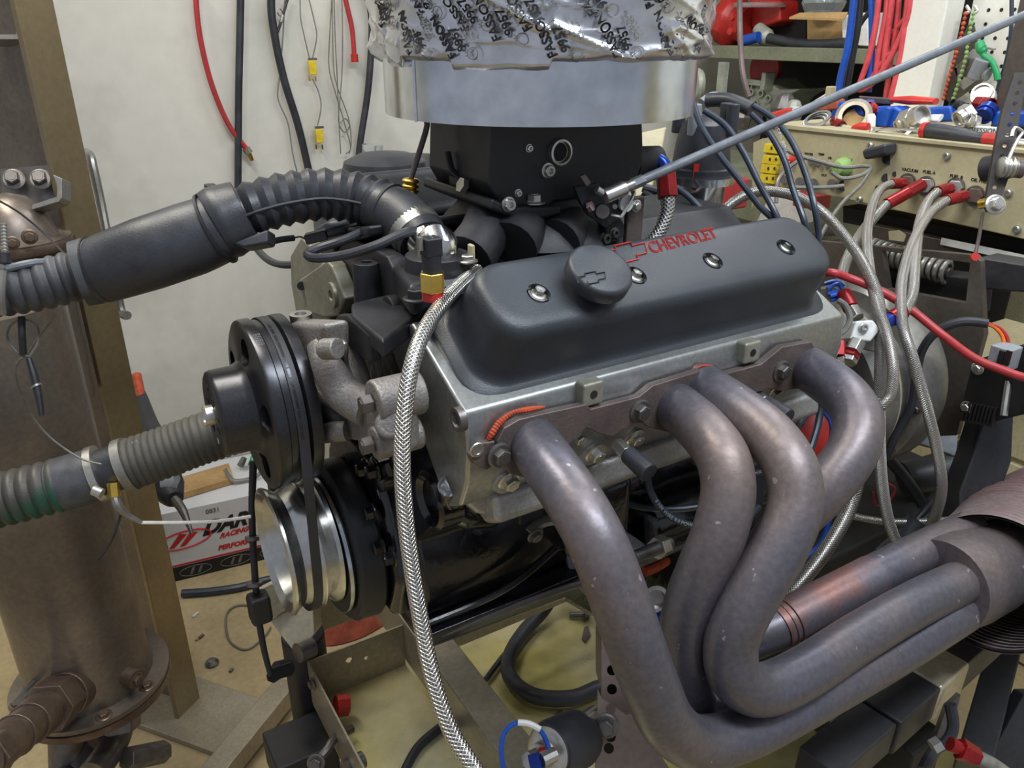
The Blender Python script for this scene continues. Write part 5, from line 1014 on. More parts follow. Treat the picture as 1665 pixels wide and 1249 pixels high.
# valve block with fittings
t = thing('hose_manifold', P(1402, 540, 1.06), 'grey faceted aluminium hose manifold block with hex fittings on the dyno housing', 'manifold')
MB().prism([P(1392, 522, 1.06), P(1420, 520, 1.06), P(1433, 536, 1.06), P(1416, 556, 1.06), P(1382, 552, 1.06)], FW*.04).build('block', M_white, t, bevel=.003)
MB().prism([P(1378, 545, 1.085), P(1384, 525, 1.085), P(1430, 548, 1.085), P(1426, 572, 1.085), P(1406, 568, 1.085)], FW*.01).build('base_plate', M_alu, t, bevel=.002); capscrew(t, P(1404, 533, 1.058), -FW, .005)
for x0, y0, x1, y1, m_ in ((1395, 555, 1386, 572, M_bolt), (1386, 572, 1381, 582, M_red), (1352, 552, 1350, 568, M_brass), (1362, 556, 1363, 580, M_red), (1385, 575, 1379, 590, M_bolt)): MB().cyl(P(x0, y0, 1.06), P(x1, y1, 1.055), .011, n=6).build('fitting', m_, t, bevel=.001)
sub_tube('braided_tail', t, [P(1364, 580, 1.05), P(1368, 600, 1.05), P(1375, 630, 1.04)], .006, M_braid2, 12)
strand('grey_sensor_wire', [P(1350, 545, 1.05), P(1370, 540, 1.05), P(1382, 520, 1.05), P(1375, 498, 1.05), P(1362, 488, 1.05)], .004, M_wire, 'grey cable looping over the dyno beside the manifold block', 'cable', 8)
# dyno absorber
t = thing('dyno_absorber', W(.87, -.02, 0), 'dull silver round dyno absorber housing bolted behind the engine', 'dyno')
DC = W(.79, -.125, .075)
MB().lathe(DC, U, [(.08, 0), (.125, .006), (.134, .02), (.134, .05), (.128, .055), (.126, .085), (.146, .09), (.150, .10), (.150, .135), (.142, .155), (.11, .18), (.09, .205)], 56).build('housing', M_sil, t, ang=30)
MB().lathe(DC+U*.05, U, [(.129, 0), (.132, .006), (.129, .012)], 56, False, False).build('gold_band', M_con, t)
for k in range(10):
    a = 2*pi*k/10; bolt(t, DC+U*.088+(V*cos(a)+Z*sin(a))*.138, -U, .005, M_boltd)
t = thing('dyno_plate', W(1.0, -.1, .1), 'large brown steel dyno stand plate with a rectangular window behind the braided hoses', 'plate')
pl = MB().prism([PE(1290, 388, 0, 1.0), PE(1585, 415, 0, 1.0), PE(1594, 425, 0, 1.0), PE(1600, 545, 0, 1.0), PE(1555, 708, 0, 1.0), PE(1480, 712, 0, 1.0), PE(1400, 640, 0, 1.0), PE(1300, 600, 0, 1.0)], U*.012).build('plate', M_brn, t, bevel=.002)
cut(pl, MB().prism([PE(1415, 412, 0, .97), PE(1558, 432, 0, .97), PE(1551, 498, 0, .97), PE(1425, 474, 0, .97)], U*.1))
MB().cyl(PE(1520, 636, 0, 1.0), PE(1520, 636, 0, .998), .009, n=16).build('plate_hole', M_dark, t)
t = thing('coil_spring', PE(1480, 430, 0, 1.1), 'grey steel coil spring seen through the window of the brown plate', 'spring')
pa, pb_ = PE(1400, 400, 0, 1.06), PE(1545, 445, 0, 1.06); dv = (pb_-pa); xx, yy, dd_ = frame(dv); n_ = 15*12
MB().tube([pa+dv*(k/n_)+(xx*cos(k*pi/6)+yy*sin(k*pi/6))*.017 for k in range(n_)], .0042, 8, 1).build('coil', M_sil, t); MB().tube([pa, pb_], .009, 12, 2).build('inner_rod', M_boltd, t)
tag(MB().bar(PE(1400, 455, 0, 1.08), PE(1600, 480, 0, 1.08), .05, .06).build('dark_cross_bar', M_dark, bevel=.003), 'dark steel bar behind the window of the brown plate', 'bar')
tag(MB().prism(PX([(1370, 335), (1700, 398), (1700, 430), (1370, 362)], 0, 1.2), U*.05).build('black_angle_rail', M_dark, bevel=.002), 'black steel rail under the beige console', 'rail')
tag(MB().prism(PX([(1400, 362), (1700, 425), (1700, 450), (1400, 385)], 0, 1.17), U*.03).build('brown_rail', M_brn, bevel=.002), 'brown steel strip below the black rail under the console', 'rail')
tag(MB().prism(PX([(1590, 418), (1720, 440), (1720, 480), (1590, 470)], 0, 1.04), U*.05).build('black_beam', M_sq, bevel=.003), 'black steel beam running right from the brown plate', 'beam')
mb = MB()
for k in range(7): mb.box(PE(1560+k*17, 402+k*3, 0, 1.165), (.002, .012, .005))
tag(MB().prism(PX([(1445, 376), (1462, 374), (1474, 382), (1470, 393), (1446, 390)], 0, 1.15), -U*.001).build('paper_tag', M_con), 'small cream paper tag hanging under the console', 'tag')
tag(MB().bar(PE(1530, 392, 0, 1.165), PE(1680, 424, 0, 1.165), .001, .012).build('white_label_strip', M_white), 'long white label strip on the black rail below the console', 'label')
t = thing('fin_module', PE(1600, 640, 0, .95), 'black finned electronics box with grey connector and orange wires at the right', 'module')
MB().prism(PX([(1580, 588), (1665, 560), (1700, 600), (1690, 668), (1600, 690), (1560, 672)], 0, .93), U*.06).build('case', M_dark, t, bevel=.003)
for k in range(9): MB().box(PE(1570+k*6, 668+k*1.2, 0, .93), (.012, .003, .03)).build('fin', M_dark, t)
MB().box(PE(1633, 580, 0, .9), (.03, .028, .032)).build('grey_connector', M_grey, t, bevel=.002)
for s in (-4, 4): MB().box(PE(1633+s*1.4, 582, 0, .884), (.003, .007, .02)).build('connector_latch', M_dark, t)
sub_tube('orange_wire', t, [P(1632, 568, 1.09), P(1630, 548, 1.09), P(1618, 533, 1.09), P(1605, 527, 1.09)], .0026, mat('orange_wire', (.75, .16, .02), .4), 8); sub_tube('orange_wire', t, [P(1640, 568, 1.09), P(1638, 550, 1.09), P(1626, 534, 1.09), P(1606, 526, 1.09)], .0026, M_redr, 8)
sub_tube('loom_sleeve', t, [P(1606, 526, 1.09), P(1565, 523, 1.1), P(1525, 538, 1.12), P(1500, 568, 1.14), P(1490, 610, 1.16), P(1482, 660, 1.18), P(1460, 700, 1.2), P(1440, 745, 1.22)], .0062, M_rub, 10)
for x, y in ((1590, 599), (1572, 662)): bolt(t, PE(x, y, 0, .928), -U, .006, M_bolt)
t = thing('black_support_bracket', P(1600, 750, 1.2), 'tall black steel bracket leaning behind the flexible exhaust hose', 'bracket')
MB().prism([P(1600, 680, 1.2), P(1650, 665, 1.2), P(1646, 750, 1.2), P(1628, 800, 1.2), P(1585, 870, 1.2), P(1560, 890, 1.2), P(1560, 800, 1.2), P(1582, 740, 1.2)], FW*.05).build('web', M_sq, t, bevel=.004)
MB().tube([P(1640, 620, 1.12), P(1634, 660, 1.12), P(1632, 676, 1.12)], .005, 8).build('silver_rod', M_bolt, t)
t = thing('beige_cabinet', PE(1600, 720, 0, 1.7), 'beige wooden drawers far behind the black bracket on the right', 'cabinet')
MB().box(W(2.0, -.25, -.55), (.5, 1.1, .70)).build('carcass', M_beigecab, t, bevel=.004)
for k in range(3):
    MB().box(W(1.745, -.25, -.27-.20*k), (.02, 1.08, .185)).build('drawer', M_beigecab, t, bevel=.004)
# dark machinery low behind the header
t = thing('dyno_underframe', W(1.0, 0, -.5), 'dark greasy dyno base frame low behind the exhaust pipes', 'machine base')
MB().bar(W(.78, -.45, -.42), W(.78, .5, -.42), .08, .10).build('cross_member', M_dark, t, bevel=.004); MB().bar(W(.84, -.22, -.42), W(1.5, -.22, -.42), .06, .09).build('side_member', M_sq, t, bevel=.004)
MB().bar(W(.84, .3, -.35), W(1.5, .3, -.35), .06, .09).build('side_member', M_sq, t, bevel=.004)
MB().box(W(1.05, .05, -.28), (.5, .5, .12)).build('base_block', M_dark, t, bevel=.01)
MB().tube([P(1470, 780, 1.5), P(1530, 765, 1.5), P(1590, 735, 1.5)], .035, 16).build('shaft_cover', M_sq, t)
MB().cyl(P(1405, 705, 1.45), P(1440, 695, 1.5), .05, n=28).build('tan_wheel', M_card, t, bevel=.004)
for k, (x0, y0, x1, y1) in enumerate(((1430, 900, 1530, 800), (1450, 885, 1560, 790), (1420, 720, 1500, 820))): MB().tube([P(x0, y0, 1.35), P((x0+x1)/2+6, (y0+y1)/2, 1.35), P(x1, y1, 1.36)], .010, 12).build('greasy_hose', M_rub, t)
MB().prism([P(1485, 690, 1.38), P(1560, 700, 1.38), P(1556, 745, 1.38), P(1520, 730, 1.38), P(1482, 720, 1.38)], FW*.02).build('grey_rag_cover', M_grey, t, bevel=.004)
tag(MB().tube([P(1462, 900, 1.2), P(1480, 865, 1.2), P(1492, 850, 1.2)], [.014, .016, .02], 16).build('black_hose_end', M_rub), 'black hose end with cap rising behind the collector pipes', 'hose')
strand('red_wire', [P(1420, 800, 1.4), P(1425, 822, 1.4), P(1445, 815, 1.4), P(1455, 795, 1.4), P(1440, 785, 1.4)], .0025, M_redr, 'thin bent red wire among the dark machinery behind the header', 'wire', 6)
# ---------------- flexible exhaust hose
t = thing('flexible_exhaust_hose', P(1640, 920, 1.1), 'ribbed purple-brown flexible exhaust hose slipped loosely over the header collector', 'exhaust hose')
ax0, ax1, ax2 = P(1612, 950, 1.06), P(1682, 876, 1.22), P(1800, 800, 1.5)
ob = MB().tube([ax0, ax0.lerp(ax1, .5), ax1, ax2], [.094, .098, .10, .10], 72, 8, rib=(.0115, .0042, 'groove'), cap=False); ob.build('ribbed_hose', M_purple, t, ang=25)
MB().tube([ax0-(ax1-ax0)*.0, ax0.lerp(ax1, .5), ax1, ax2], [.091, .094, .096, .096], 48, 6, cap=False).build('inner_lining', M_dark, t)
# ---------------- lower right black square tube
t = thing('black_frame_tube', P(1480, 1150, 1.05), 'black square steel tube with worn edges running across the lower right corner', 'frame')
a, b_ = P(1325, 1262, .98), P(1700, 940, 1.42)
q = a.lerp(b_, .19)
MB().bar(a, q, .055, .05).build('near_tube', M_sq, t, bevel=.003); MB().bar(q+(b_-a)*.004, b_, .062, .056).build('outer_tube', M_sq, t, bevel=.003)
c0_, c1_ = a.lerp(b_, .34), a.lerp(b_, .46); cl = MB().bar(c0_, c1_, .068, .062).build('brass_clip', M_pale, t, bevel=.006); cl['label'] = 'shiny folded metal clip around the tube'
MB().prism([P(1600, 1249, 1.35), P(1665, 1130, 1.35), P(1700, 1130, 1.35), P(1700, 1280, 1.35), P(1600, 1280, 1.35)], FW*.03).build('slanted_plate', M_sq, t, bevel=.003)
MB().bar(P(1580, 1249, 1.3), P(1640, 1030, 1.5), .05, .05).build('leg', M_sq, t, bevel=.003)
t = thing('tan_discs', P(1405, 1180, 1.2), 'tan round pad end seen behind the black square tube', 'pad')
MB().lathe(P(1408, 1180, 1.15), -FW+Z*.6, [(.03, -.06), (.032, 0), (.005, .001)], 28).build('pad_end', M_frame, t)
tag(MB().prism([P(1440, 1125, 1.2), P(1452, 1107, 1.2), P(1500, 1108, 1.2), P(1475, 1142, 1.2)], FW*.02).build('tan_plate', M_brn), 'small tan plate between the header and the black square tube', 'plate')
tag(MB().prism([P(1522, 1200, 1.1), P(1540, 1150, 1.1), P(1562, 1130, 1.1), P(1545, 1200, 1.1)], FW*.01).build('tan_gusset', M_brn), 'tan steel gusset hanging below the metal clip', 'gusset')
strand('dark_cable', [P(1545, 1145, 1.05), P(1550, 1180, 1.05), P(1540, 1205, 1.05), P(1520, 1220, 1.05), P(1500, 1255, 1.02)], .0075, M_rub, 'dark cable drooping under the shiny metal clip', 'cable', 10)
t = thing('red_hose_fitting', P(1580, 1230, 1.0), 'red anodised hose end with grey hose in the bottom right corner', 'fitting')
MB().cyl(P(1545, 1210, 1.0), P(1562, 1218, 1.0), .009, n=12).build('swivel', M_red, t); MB().cyl(P(1560, 1217, 1.0), P(1588, 1232, 1.0), .0145, .0125, n=6).build('red_nut', M_red, t, bevel=.001); sub_tube('grey_hose', t, [P(1588, 1232, 1.0), P(1615, 1245, 1.0), P(1650, 1270, 1.0)], .0095, M_wire, 14)
MB().cyl(P(1515, 1215, 1.0), P(1528, 1208, 1.0), .010, n=6).build('silver_nut', M_bolt, t)
# ================================================================ shelf unit and its clutter
t = thing('shelf_unit', W(2.2, 1.1, -.9), 'greenish grey steel shelving unit with dark back in the upper right background', 'shelf')
SU = 2.05
for hh in (.515, .93, .10): MB().box(W(SU+.22, .98, hh), (.45, 1.1, .042)).build('shelf_board', M_shelf, t, bevel=.003)
MB().box(W(SU+.44, .98, .2), (.01, 1.12, 2.2)).build('back_panel', M_dark, t)
for v_ in (.42, 1.54): MB().box(W(SU+.02, v_, .2), (.03, .03, 2.2)).build('upright', M_shelf, t)
def S(x, y, u=SU+.12): return PE(x, y, 0, u)
t = thing('red_pump_housing', S(1190, 55), 'bright red cast housing on the upper shelf beside the hanging cable', 'housing')
MB().lathe(S(1190, 35), (S(1215, 40)-S(1190, 35)), [(.04, -.05), (.085, -.03), (.09, .02), (.06, .05), (.07, .09)], 9).build('housing', M_redp, t, bevel=.006)
for x, y in ((1192, 28), (1190, 51)): MB().lathe(S(x, y, SU), -U, [(.012, 0), (.012, .012), (.004, .014)], 12).build('boss', M_redp, t)
tag(MB().prism([S(1218, -5), S(1268, 0), S(1268, 35), S(1248, 42), S(1220, 45)], U*.1).build('red_casting', M_redp, bevel=.01), 'large red block casting on the upper shelf, right of the red housing', 'casting')
tag(MB().lathe(S(1235, 10, SU+.1), Z, [(.09, -.005), (.09, .01), (.07, .012), (.07, .0)], 28).build('clear_disc', M_clear), 'clear round lid on the large red casting', 'lid')
tag(MB().cyl(S(1210, 66, SU+.02), S(1234, 60, SU+.02), .018, n=12).build('blue_fitting', M_bluep, bevel=.002), 'blue plastic fitting on the edge of the upper shelf', 'fitting')
tag(MB().tube([S(1232, 45, SU+.06), S(1245, 60, SU+.06), S(1252, 66, SU+.06)], [.02, .03, .02], 12).build('metal_elbow', M_casting), 'dull metal elbow beside the blue fitting on the upper shelf', 'elbow')
t = thing('cardboard_box', S(1345, 50), 'open brown cardboard box on the upper shelf', 'box')
MB().prism([S(1312, 32), S(1380, 32), S(1380, 67), S(1312, 66)], U*.1).build('carton', M_card, t, bevel=.002); MB().prism([S(1283, 31, SU), S(1300, 24, SU+.02), S(1378, 23, SU), S(1372, 34, SU-.02)], Z*.006).build('flap', M_card, t)
tag(MB().tube([S(1250, 62, SU+.03), S(1290, 70, SU+.03), S(1330, 73, SU+.03), S(1375, 70, SU+.03)], .016, 12).build('black_gasket_ring', M_rub), 'black rubber tube lying in front of the cardboard box on the shelf', 'tube')
tag(MB().prism([S(1250, 30, SU+.2), S(1310, 30, SU+.2), S(1310, 64, SU+.2), S(1250, 60, SU+.2)], U*.1).build('black_bin', M_dark), 'black bin beside the cardboard box on the shelf', 'bin')
t = thing('white_carton', S(1400, 50), 'white cartons stacked at the right end of the upper shelf behind blue cables', 'carton')
MB().prism([S(1368, 25, SU+.03), S(1410, 20, SU+.03), S(1412, 75, SU+.03), S(1370, 72, SU+.03)], U*.08).build('carton', M_white, t, bevel=.002)
tag(MB().lathe(S(1340, 5, SU+.1), Z, [(.05, -.04), (.07, 0), (.05, .06), (.02, .09)], 14).build('plastic_bag', M_clear), 'crumpled clear plastic bag on top of the cardboard box', 'bag')
t = thing('transmission_casting', S(1250, 160), 'pale cast aluminium transmission housing on the lower shelf', 'casting')
MB().prism([S(1216, 130), S(1245, 128), S(1265, 145), S(1300, 145), S(1275, 160), S(1262, 178), S(1235, 180), S(1218, 165)], U*.16).build('case', M_casting, t, bevel=.008)
MB().box(S(1248, 132, SU+.1), (.05, .02, .06)).build('lug', M_casting, t, bevel=.004); MB().prism([S(1214, 128, SU+.1), S(1242, 132, SU+.1), S(1240, 140, SU+.1), S(1216, 138, SU+.1)], U*.05).build('arm', M_casting, t)
for k, (x, y) in enumerate(((1224, 150), (1240, 152), (1232, 168), (1252, 160), (1222, 140))): MB().lathe(S(x, y, SU+.12), -U, [(.014, 0), (.014, .012), (.008, .012), (.007, 0)], 12).build('casting_boss', M_casting, t)
tag(MB().lathe(S(1248, 112, SU+.25), -U, [(.07, 0), (.07, .02), (.01, .02)], 24).build('dark_red_disc', M_redr), 'dark red disc in the shadow above the transmission casting', 'disc')
tag(MB().lathe(PE(1138, 138, 0, 1.7), -U+V*.4, [(.045, 0), (.05, .01), (.042, .02), (.02, .02)], 28).build('round_casting', M_casting), 'pale round casting just right of the metal ring', 'casting')
tag(MB().box(PE(1174, 135, 0, 1.9), (.02, .03, .13)).build('grey_tube_upright', M_casting), 'short pale steel upright right of the metal ring', 'upright')
for k, (x, y, m_, s_) in enumerate(((1275, 175, M_boltd, .04), (1262, 182, M_boltd, .03), (1205, 190, M_boltd, .035), (1290, 180, M_casting, .03))):
    tag(MB().lathe(PE(x, y, 0, 1.75), Z, [(s_*.8, -s_), (s_, 0), (s_*.6, s_*.8), (s_*.3, s_)], 8).build('machine_part', m_, bevel=.003), ['dark lump of machined metal right of the transmission casting', 'small dark part under the transmission casting', 'dark part behind the plug wires', 'pale small part at the right of the dark lump'][k], 'machine part')
tag(MB().box(W(1.80, .85, .14), (.40, .8, .12)).build('lower_bench', M_shelf, bevel=.004), 'green bench carrying machine parts behind the distributor', 'bench')
tag(MB().box(PE(1178, 312, 0, 1.35), (.08, .09, .075)).build('red_tool_box', M_redr, bevel=.006), 'red box behind the distributor and valve cover', 'box')
tag(MB().box(PE(1320, 325, 0, 1.42), (.05, .07, .035)).build('red_carton', M_redr, bevel=.003), 'red carton under the console behind the braided hose', 'box')
tag(MB().prism(PX([(1255, 310), (1305, 315), (1300, 365), (1230, 360)], 0, 1.45), U*.05).build('white_printed_carton', M_white, bevel=.002), 'white carton with grey marks under the left end of the console', 'carton')
tag(MB().prism(PX([(1225, 232), (1240, 225), (1235, 300), (1222, 340)], 0, 1.5), U*.05).build('cream_board', M_con), 'narrow cream panel at the left end of the console', 'panel')
strand('coiled_cable', [PE(1345+34*cos(a*.5), 385+9*sin(a*.5)+a*.12, 0, 1.3) for a in range(36)], .005, M_wire, 'coiled grey cable lying below the console', 'cable', 8, 2)
strand('black_spring_cable', [P(1163, 330, 1.4), P(1163, 350, 1.4), P(1160, 372, 1.4)], .012, M_rub, 'black coiled cord hanging behind the distributor', 'cord', 12, 6)
for k, pts in enumerate(([(1108, 330), (1130, 350), (1155, 375)], [(1045, 305), (1075, 315), (1095, 340)], [(1045, 312), (1070, 330), (1078, 355)])):
    strand('black_harness', [P(x, y, 1.25) for x, y in pts], (.011, .007, .006)[k], M_rub, ['thick black loom under the distributor', 'black cable crossing behind the red nut', 'lower black cable crossing behind the red nut'][k], 'cable', 10)
tag(MB().prism([P(1042, 215, 1.45), P(1085, 205, 1.45), P(1075, 260, 1.45), P(1050, 340, 1.45), P(1030, 330, 1.45)], FW*.02).build('cream_bracket', M_con, bevel=.004), 'cream bracket glimpsed between the throttle body and distributor', 'bracket')
tag(MB().prism([P(1040, 345, 1.3), P(1068, 355, 1.3), P(1062, 372, 1.3), P(1036, 366, 1.3)], FW*.05).build('pale_fitting', M_alug, bevel=.004), 'pale metal piece behind the throttle linkage', 'fitting')
strand('hanging_grey_cable', [P(1202, -20, 1.6), P(1203, 30, 1.6), P(1204, 70, 1.6), P(1208, 120, 1.6), P(1218, 158, 1.6)], .0055, M_flange, 'grey brown cable hanging in front of the red housing on the shelf', 'cable', 10)
# ---------------- hanging cables right of the shelf
for k, (m_, r_, pts, lb) in enumerate((
    (M_bluep, .008, [(1390, -20), (1385, 30), (1378, 80), (1366, 130), (1358, 190)], 'blue cable hanging nearest the white carton'),
    (M_bluep, .007, [(1416, -20), (1418, 40), (1417, 90), (1412, 150)], 'blue cable hanging among the red cords'),
    (M_rub, .008, [(1400, -20), (1395, 40), (1386, 90), (1375, 150), (1366, 175)], 'black cable hanging between the two blue cables'),
    (M_pink, .0062, [(1430, -20), (1424, 40), (1412, 95), (1400, 130), (1396, 145), (1408, 143), (1425, 128), (1450, 90), (1475, 30), (1482, -20)], 'faded red cord with a low loop, leftmost of the red cords'),
    (M_pink, .0068, [(1445, -20), (1440, 30), (1430, 80), (1425, 120), (1428, 128), (1436, 120), (1440, 80), (1448, 20), (1452, -20)], 'faded red cord with white print, second from the left'),
    (M_pink, .0058, [(1462, -20), (1458, 40), (1448, 100), (1440, 160)], 'faded red cord hanging straight, third from the left'),
    (M_pink, .0058, [(1478, -20), (1470, 50), (1460, 110), (1448, 160)], 'faded red cord hanging beside the white post'),
    (M_pink, .0052, [(1418, 125), (1440, 95), (1462, 75), (1478, 50)], 'faded red cord crossing diagonally over the others'),
    (M_pink, .0052, [(1430, 90), (1445, 60), (1468, 35), (1480, 10)], 'short faded red cord crossing above the diagonal one'))):
    strand('hanging_cable', [PE(x, y, 0, 1.44+.012*(k % 3)) for x, y in pts], r_, m_, lb, 'cord', 12, group='cords hanging by the white post' if k > 2 else None)
strand('curled_cable', [PE(x, y, 0, 1.6) for x, y in ((1418, 15), (1405, 30), (1396, 42), (1388, 36), (1384, 20))], .006, M_rub, 'black curled cord behind the blue cables', 'cord', 10)
# pegboard
t = thing('pegboard', W(1.55, 0, .6), 'white perforated pegboard wall panel at the upper right', 'pegboard')
PB = 1.52
pg = MB().box(W(PB+.008, -.34, .70), (.012, 1.02, .62)).build('board', M_peg, t)
mb = MB()
y0 = toE(PE(1600, 80, 0, PB)); 
for i in range(-6, 26):
    for j in range(-12, 12):
        v_ = .160-.0254*i; w_ = .60+.0254*j
        if -.84 < v_ < .165 and .40 < w_ < 1.0: mb.cyl(W(PB+.0021, v_, w_), W(PB+.0012, v_, w_), .0036, n=8)
o = mb.build('peg_holes', M_dark, t); o['kind'] = 'stuff'
def G(x, y, off=.02): return PE(x, y, 0, PB-off)
t = thing('triangular_gasket', G(1560, 80), 'dark triangular steel bracket with open centre hanging on the pegboard', 'bracket')
tri = [(1574, 40), (1583, 42), (1588, 65), (1605, 118), (1600, 130), (1560, 158), (1545, 168), (1536, 160), (1528, 130), (1515, 108), (1516, 100), (1545, 75), (1565, 60)]
g = MB().prism([G(x, y) for x, y in tri], U*.004).build('plate', M_brn, t)
cut(g, MB().prism([G(1565, 80, .05), G(1578, 80, .05), G(1588, 115, .05), G(1582, 125, .05), G(1552, 148, .05), G(1545, 142, .05), G(1535, 112, .05)], U*.08))
MB().lathe(G(1577, 110, .022), -U, [(.018, 0), (.018, .015), (.006, .016)], 20).build('round_knob', M_boltd, t)
def chain(nm, pts, m_, lb):
    t = thing(nm, G(*pts[0]), lb, 'chain'); q, _ = spline([G(x, y, .045) for x, y in pts], 6); q, _ = resample(q, .009); mb = MB()
    for k, p_ in enumerate(q): mb.lathe(p_, V if k % 2 else U, [(.001, -.0035), (.0042, -.001), (.0042, .001), (.001, .0035)], 8)
    o = mb.build('links', m_, t); o['kind'] = 'stuff'; MB().tube([G(pts[0][0]+2, pts[0][1]-12, .03), G(pts[0][0]+6, pts[0][1]-4, .035), G(pts[0][0], pts[0][1], .04)], .003, 8).build('hook', M_bolt, t)
chain('plastic_chain', [(1570, 22), (1562, 60), (1552, 95), (1542, 130), (1534, 160)], M_orange, 'orange ball chain hanging on the pegboard left of the green cord')
chain('plastic_chain', [(1583, 22), (1575, 60), (1570, 95), (1560, 130), (1550, 160)], M_lime, 'yellow green ball chain hanging on the pegboard beside the orange one')
t = thing('green_loop_tool', G(1605, 100), 'bright green loop handle with grey nozzle hanging on the pegboard', 'tool')
sub_tube('green_loop', t, [G(*q, .06) for q in ((1590, 72), (1600, 90), (1612, 100), (1620, 118), (1622, 130))], .006, M_green, 12); MB().tube([G(1592, 68, .06), G(1596, 80, .06), G(1602, 84, .06)], [.008, .010, .006], 12).build('green_grip', M_green, t)
MB().cyl(G(1582, 128, .07), G(1598, 97, .07), .012, .014, 18).build('grey_nozzle', M_grey, t, bevel=.002); MB().cyl(G(1590, 118, .06), G(1607, 122, .06), .012, n=16).build('side_port', M_grey, t)
strand('pegboard_hook', [G(1600, 75, .0), G(1605, 78, .03), G(1618, 80, .04)], .002, M_bolt, 'small wire hook on the pegboard above the green loop', 'hook', 6)
strand('black_wire', [G(1645, -20, .03), G(1644, 50, .03), G(1636, 100, .03), G(1625, 135, .03), G(1618, 160, .03)], .004, M_plugw, 'dark blue wire hanging down the right of the pegboard', 'wire', 8)
tag(MB().box(PE(1690, 60, 0, 1.3), (.02, .08, .4)).build('right_edge_plate', M_brn), 'dark metal plate at the top right edge', 'plate')
# perforated strap arm with rod end
t = thing('perforated_strap', P(1635, 230, 1.1), 'dark perforated steel control arm in front of the console, bolted at its lower end', 'control arm')
sp = MB().prism([P(1650, 118, 1.1), P(1672, 118, 1.1), P(1640, 290, 1.1), P(1622, 342, 1.1), P(1606, 344, 1.1), P(1602, 332, 1.1), P(1618, 240, 1.1), P(1630, 180, 1.1)], FW*.006).build('strap', M_strap, t, bevel=.0006)
cc = MB()
for k in range(11):
    x, y = 1658-k*4.1, 135+k*17; cc.cyl(P(x, y, 1.0), P(x, y, 1.2), .0026, n=10)
cut(sp, cc)
MB().cyl(P(1602, 275, 1.14), P(1628, 272, 1.12), .018, n=20).build('black_bush', M_black, t)
MB().tube([P(1625, 272, 1.09), P(1648, 273, 1.09)], .013, 24, 2, rib=(.006, .0018, 'round')).build('torsion_spring', M_bolt, t); MB().cyl(P(1645, 273, 1.09), P(1662, 276, 1.09), .012, n=16).build('pivot_bolt', M_boltd, t)
bolt(t, P(1618, 333, 1.095), -FW, .009, M_bolt); MB().cyl(P(1594, 332, 1.11), P(1606, 330, 1.1), .007, n=12).build('brass_pivot', M_brass, t)
sub_tube('spring_arm', t, [P(1637, 266, 1.08), P(1648, 240, 1.08), P(1656, 225, 1.08), P(1662, 215, 1.08), P(1650, 208, 1.08), P(1645, 222, 1.08)], .0026, M_bolt, 8)
strand('red_tipped_cable', [P(1598, 345, 1.15), P(1592, 385, 1.15), P(1585, 416, 1.15)], .0026, M_flange, 'thin brown cable with red end hanging below the control arm', 'cable', 8)
tag(MB().lathe(P(1584, 418, 1.15), -FW, [(.006, 0), (.006, .003), (.003, .003)], 14).build('red_grommet', M_redp), 'small red ring at the end of the thin brown cable', 'ring')
# ---------------- clutter on top of the console
def K(x, y, u=1.2): return PE(x, y, 0, u)
TW = toE(C(1400, 222))[2]
cg = 'fittings and tools heaped on the console'
t = thing('red_handled_pliers', K(1490, 160, 1.38), 'pliers with bright red handle lying across the blue caps on the console', 'pliers')
MB().tube([K(1450, 162, 1.3), K(1480, 163, 1.3), K(1522, 165, 1.3)], [.008, .014, .010], 14, flat=.6).build('red_handle', M_redp, t); MB().prism([K(1395, 156, 1.3), K(1450, 160, 1.3), K(1448, 170, 1.3), K(1400, 165, 1.3)], U*.01).build('steel_jaw', M_boltd, t, bevel=.002)
t = thing('tape_roll', K(1388, 188), 'roll of brown tape with printed core standing among the tools on the console', 'tape roll')
dr_ = (-U*1.0-V*.5+Z*.55).normalized(); c_ = K(1388, 188, 1.22)
MB().lathe(c_, dr_, [(.021, -.024), (.034, -.024), (.034, 0), (.021, 0)], 40, False, False).build('tape', M_boltd, t); MB().lathe(c_, dr_, [(.021, .001), (.028, .001), (.028, -.002), (.021, -.002), (.021, .001)], 40, False, False).build('cardboard_edge', M_frame, t)
MB().lathe(c_, dr_, [(.021, -.02), (.021, -.018), (.002, -.018)], 24).build('core_label', M_card, t)
def nutfit(x0, y0, x1, y1, r, m_, lb, u=1.22, six=True, nm='hose_fitting'):
    t = thing(nm, K(x1, y1, u), lb, 'fitting')
    a, b_ = K(x0, y0, u), K(x1, y1, u-.02)
    MB().cyl(a, a.lerp(b_, .6), r, n=6 if six else 20).build('hex_body', m_, t, bevel=.0015)
    MB().lathe(a.lerp(b_, .6), b_-a, [(r*.85, 0), (r*.85, (b_-a).length*.4), (r*.7, (b_-a).length*.4), (r*.66, (b_-a).length*.2)], 20).build('threaded_end', m_, t)
    return t
nutfit(1470, 198, 1500, 186, .020, M_bolt, 'large silver hexagon coupling with open bore in the middle of the console top')
nutfit(1478, 194, 1460, 206, .014, M_bolt, 'small ribbed silver fitting left of the large coupling')
nutfit(1578, 182, 1558, 195, .018, M_bolt, 'silver hexagon nut right of the pliers on the console')
nutfit(1588, 200, 1572, 192, .012, M_bolt, 'short silver threaded fitting behind the screwdriver handle')
nutfit(1600, 160, 1596, 150, .020, M_bolt, 'silver threaded cap standing at the back of the console', 1.3, False)
nutfit(1590, 168, 1612, 170, .013, M_red, 'red anodised fitting at the back right of the console', 1.28)
nutfit(1608, 178, 1598, 190, .017, M_blue, 'blue anodised open fitting at the right of the console', 1.26, False)
nutfit(1358, 196, 1368, 205, .012, M_red, 'small red fitting with clear cap at the left of the tape roll')
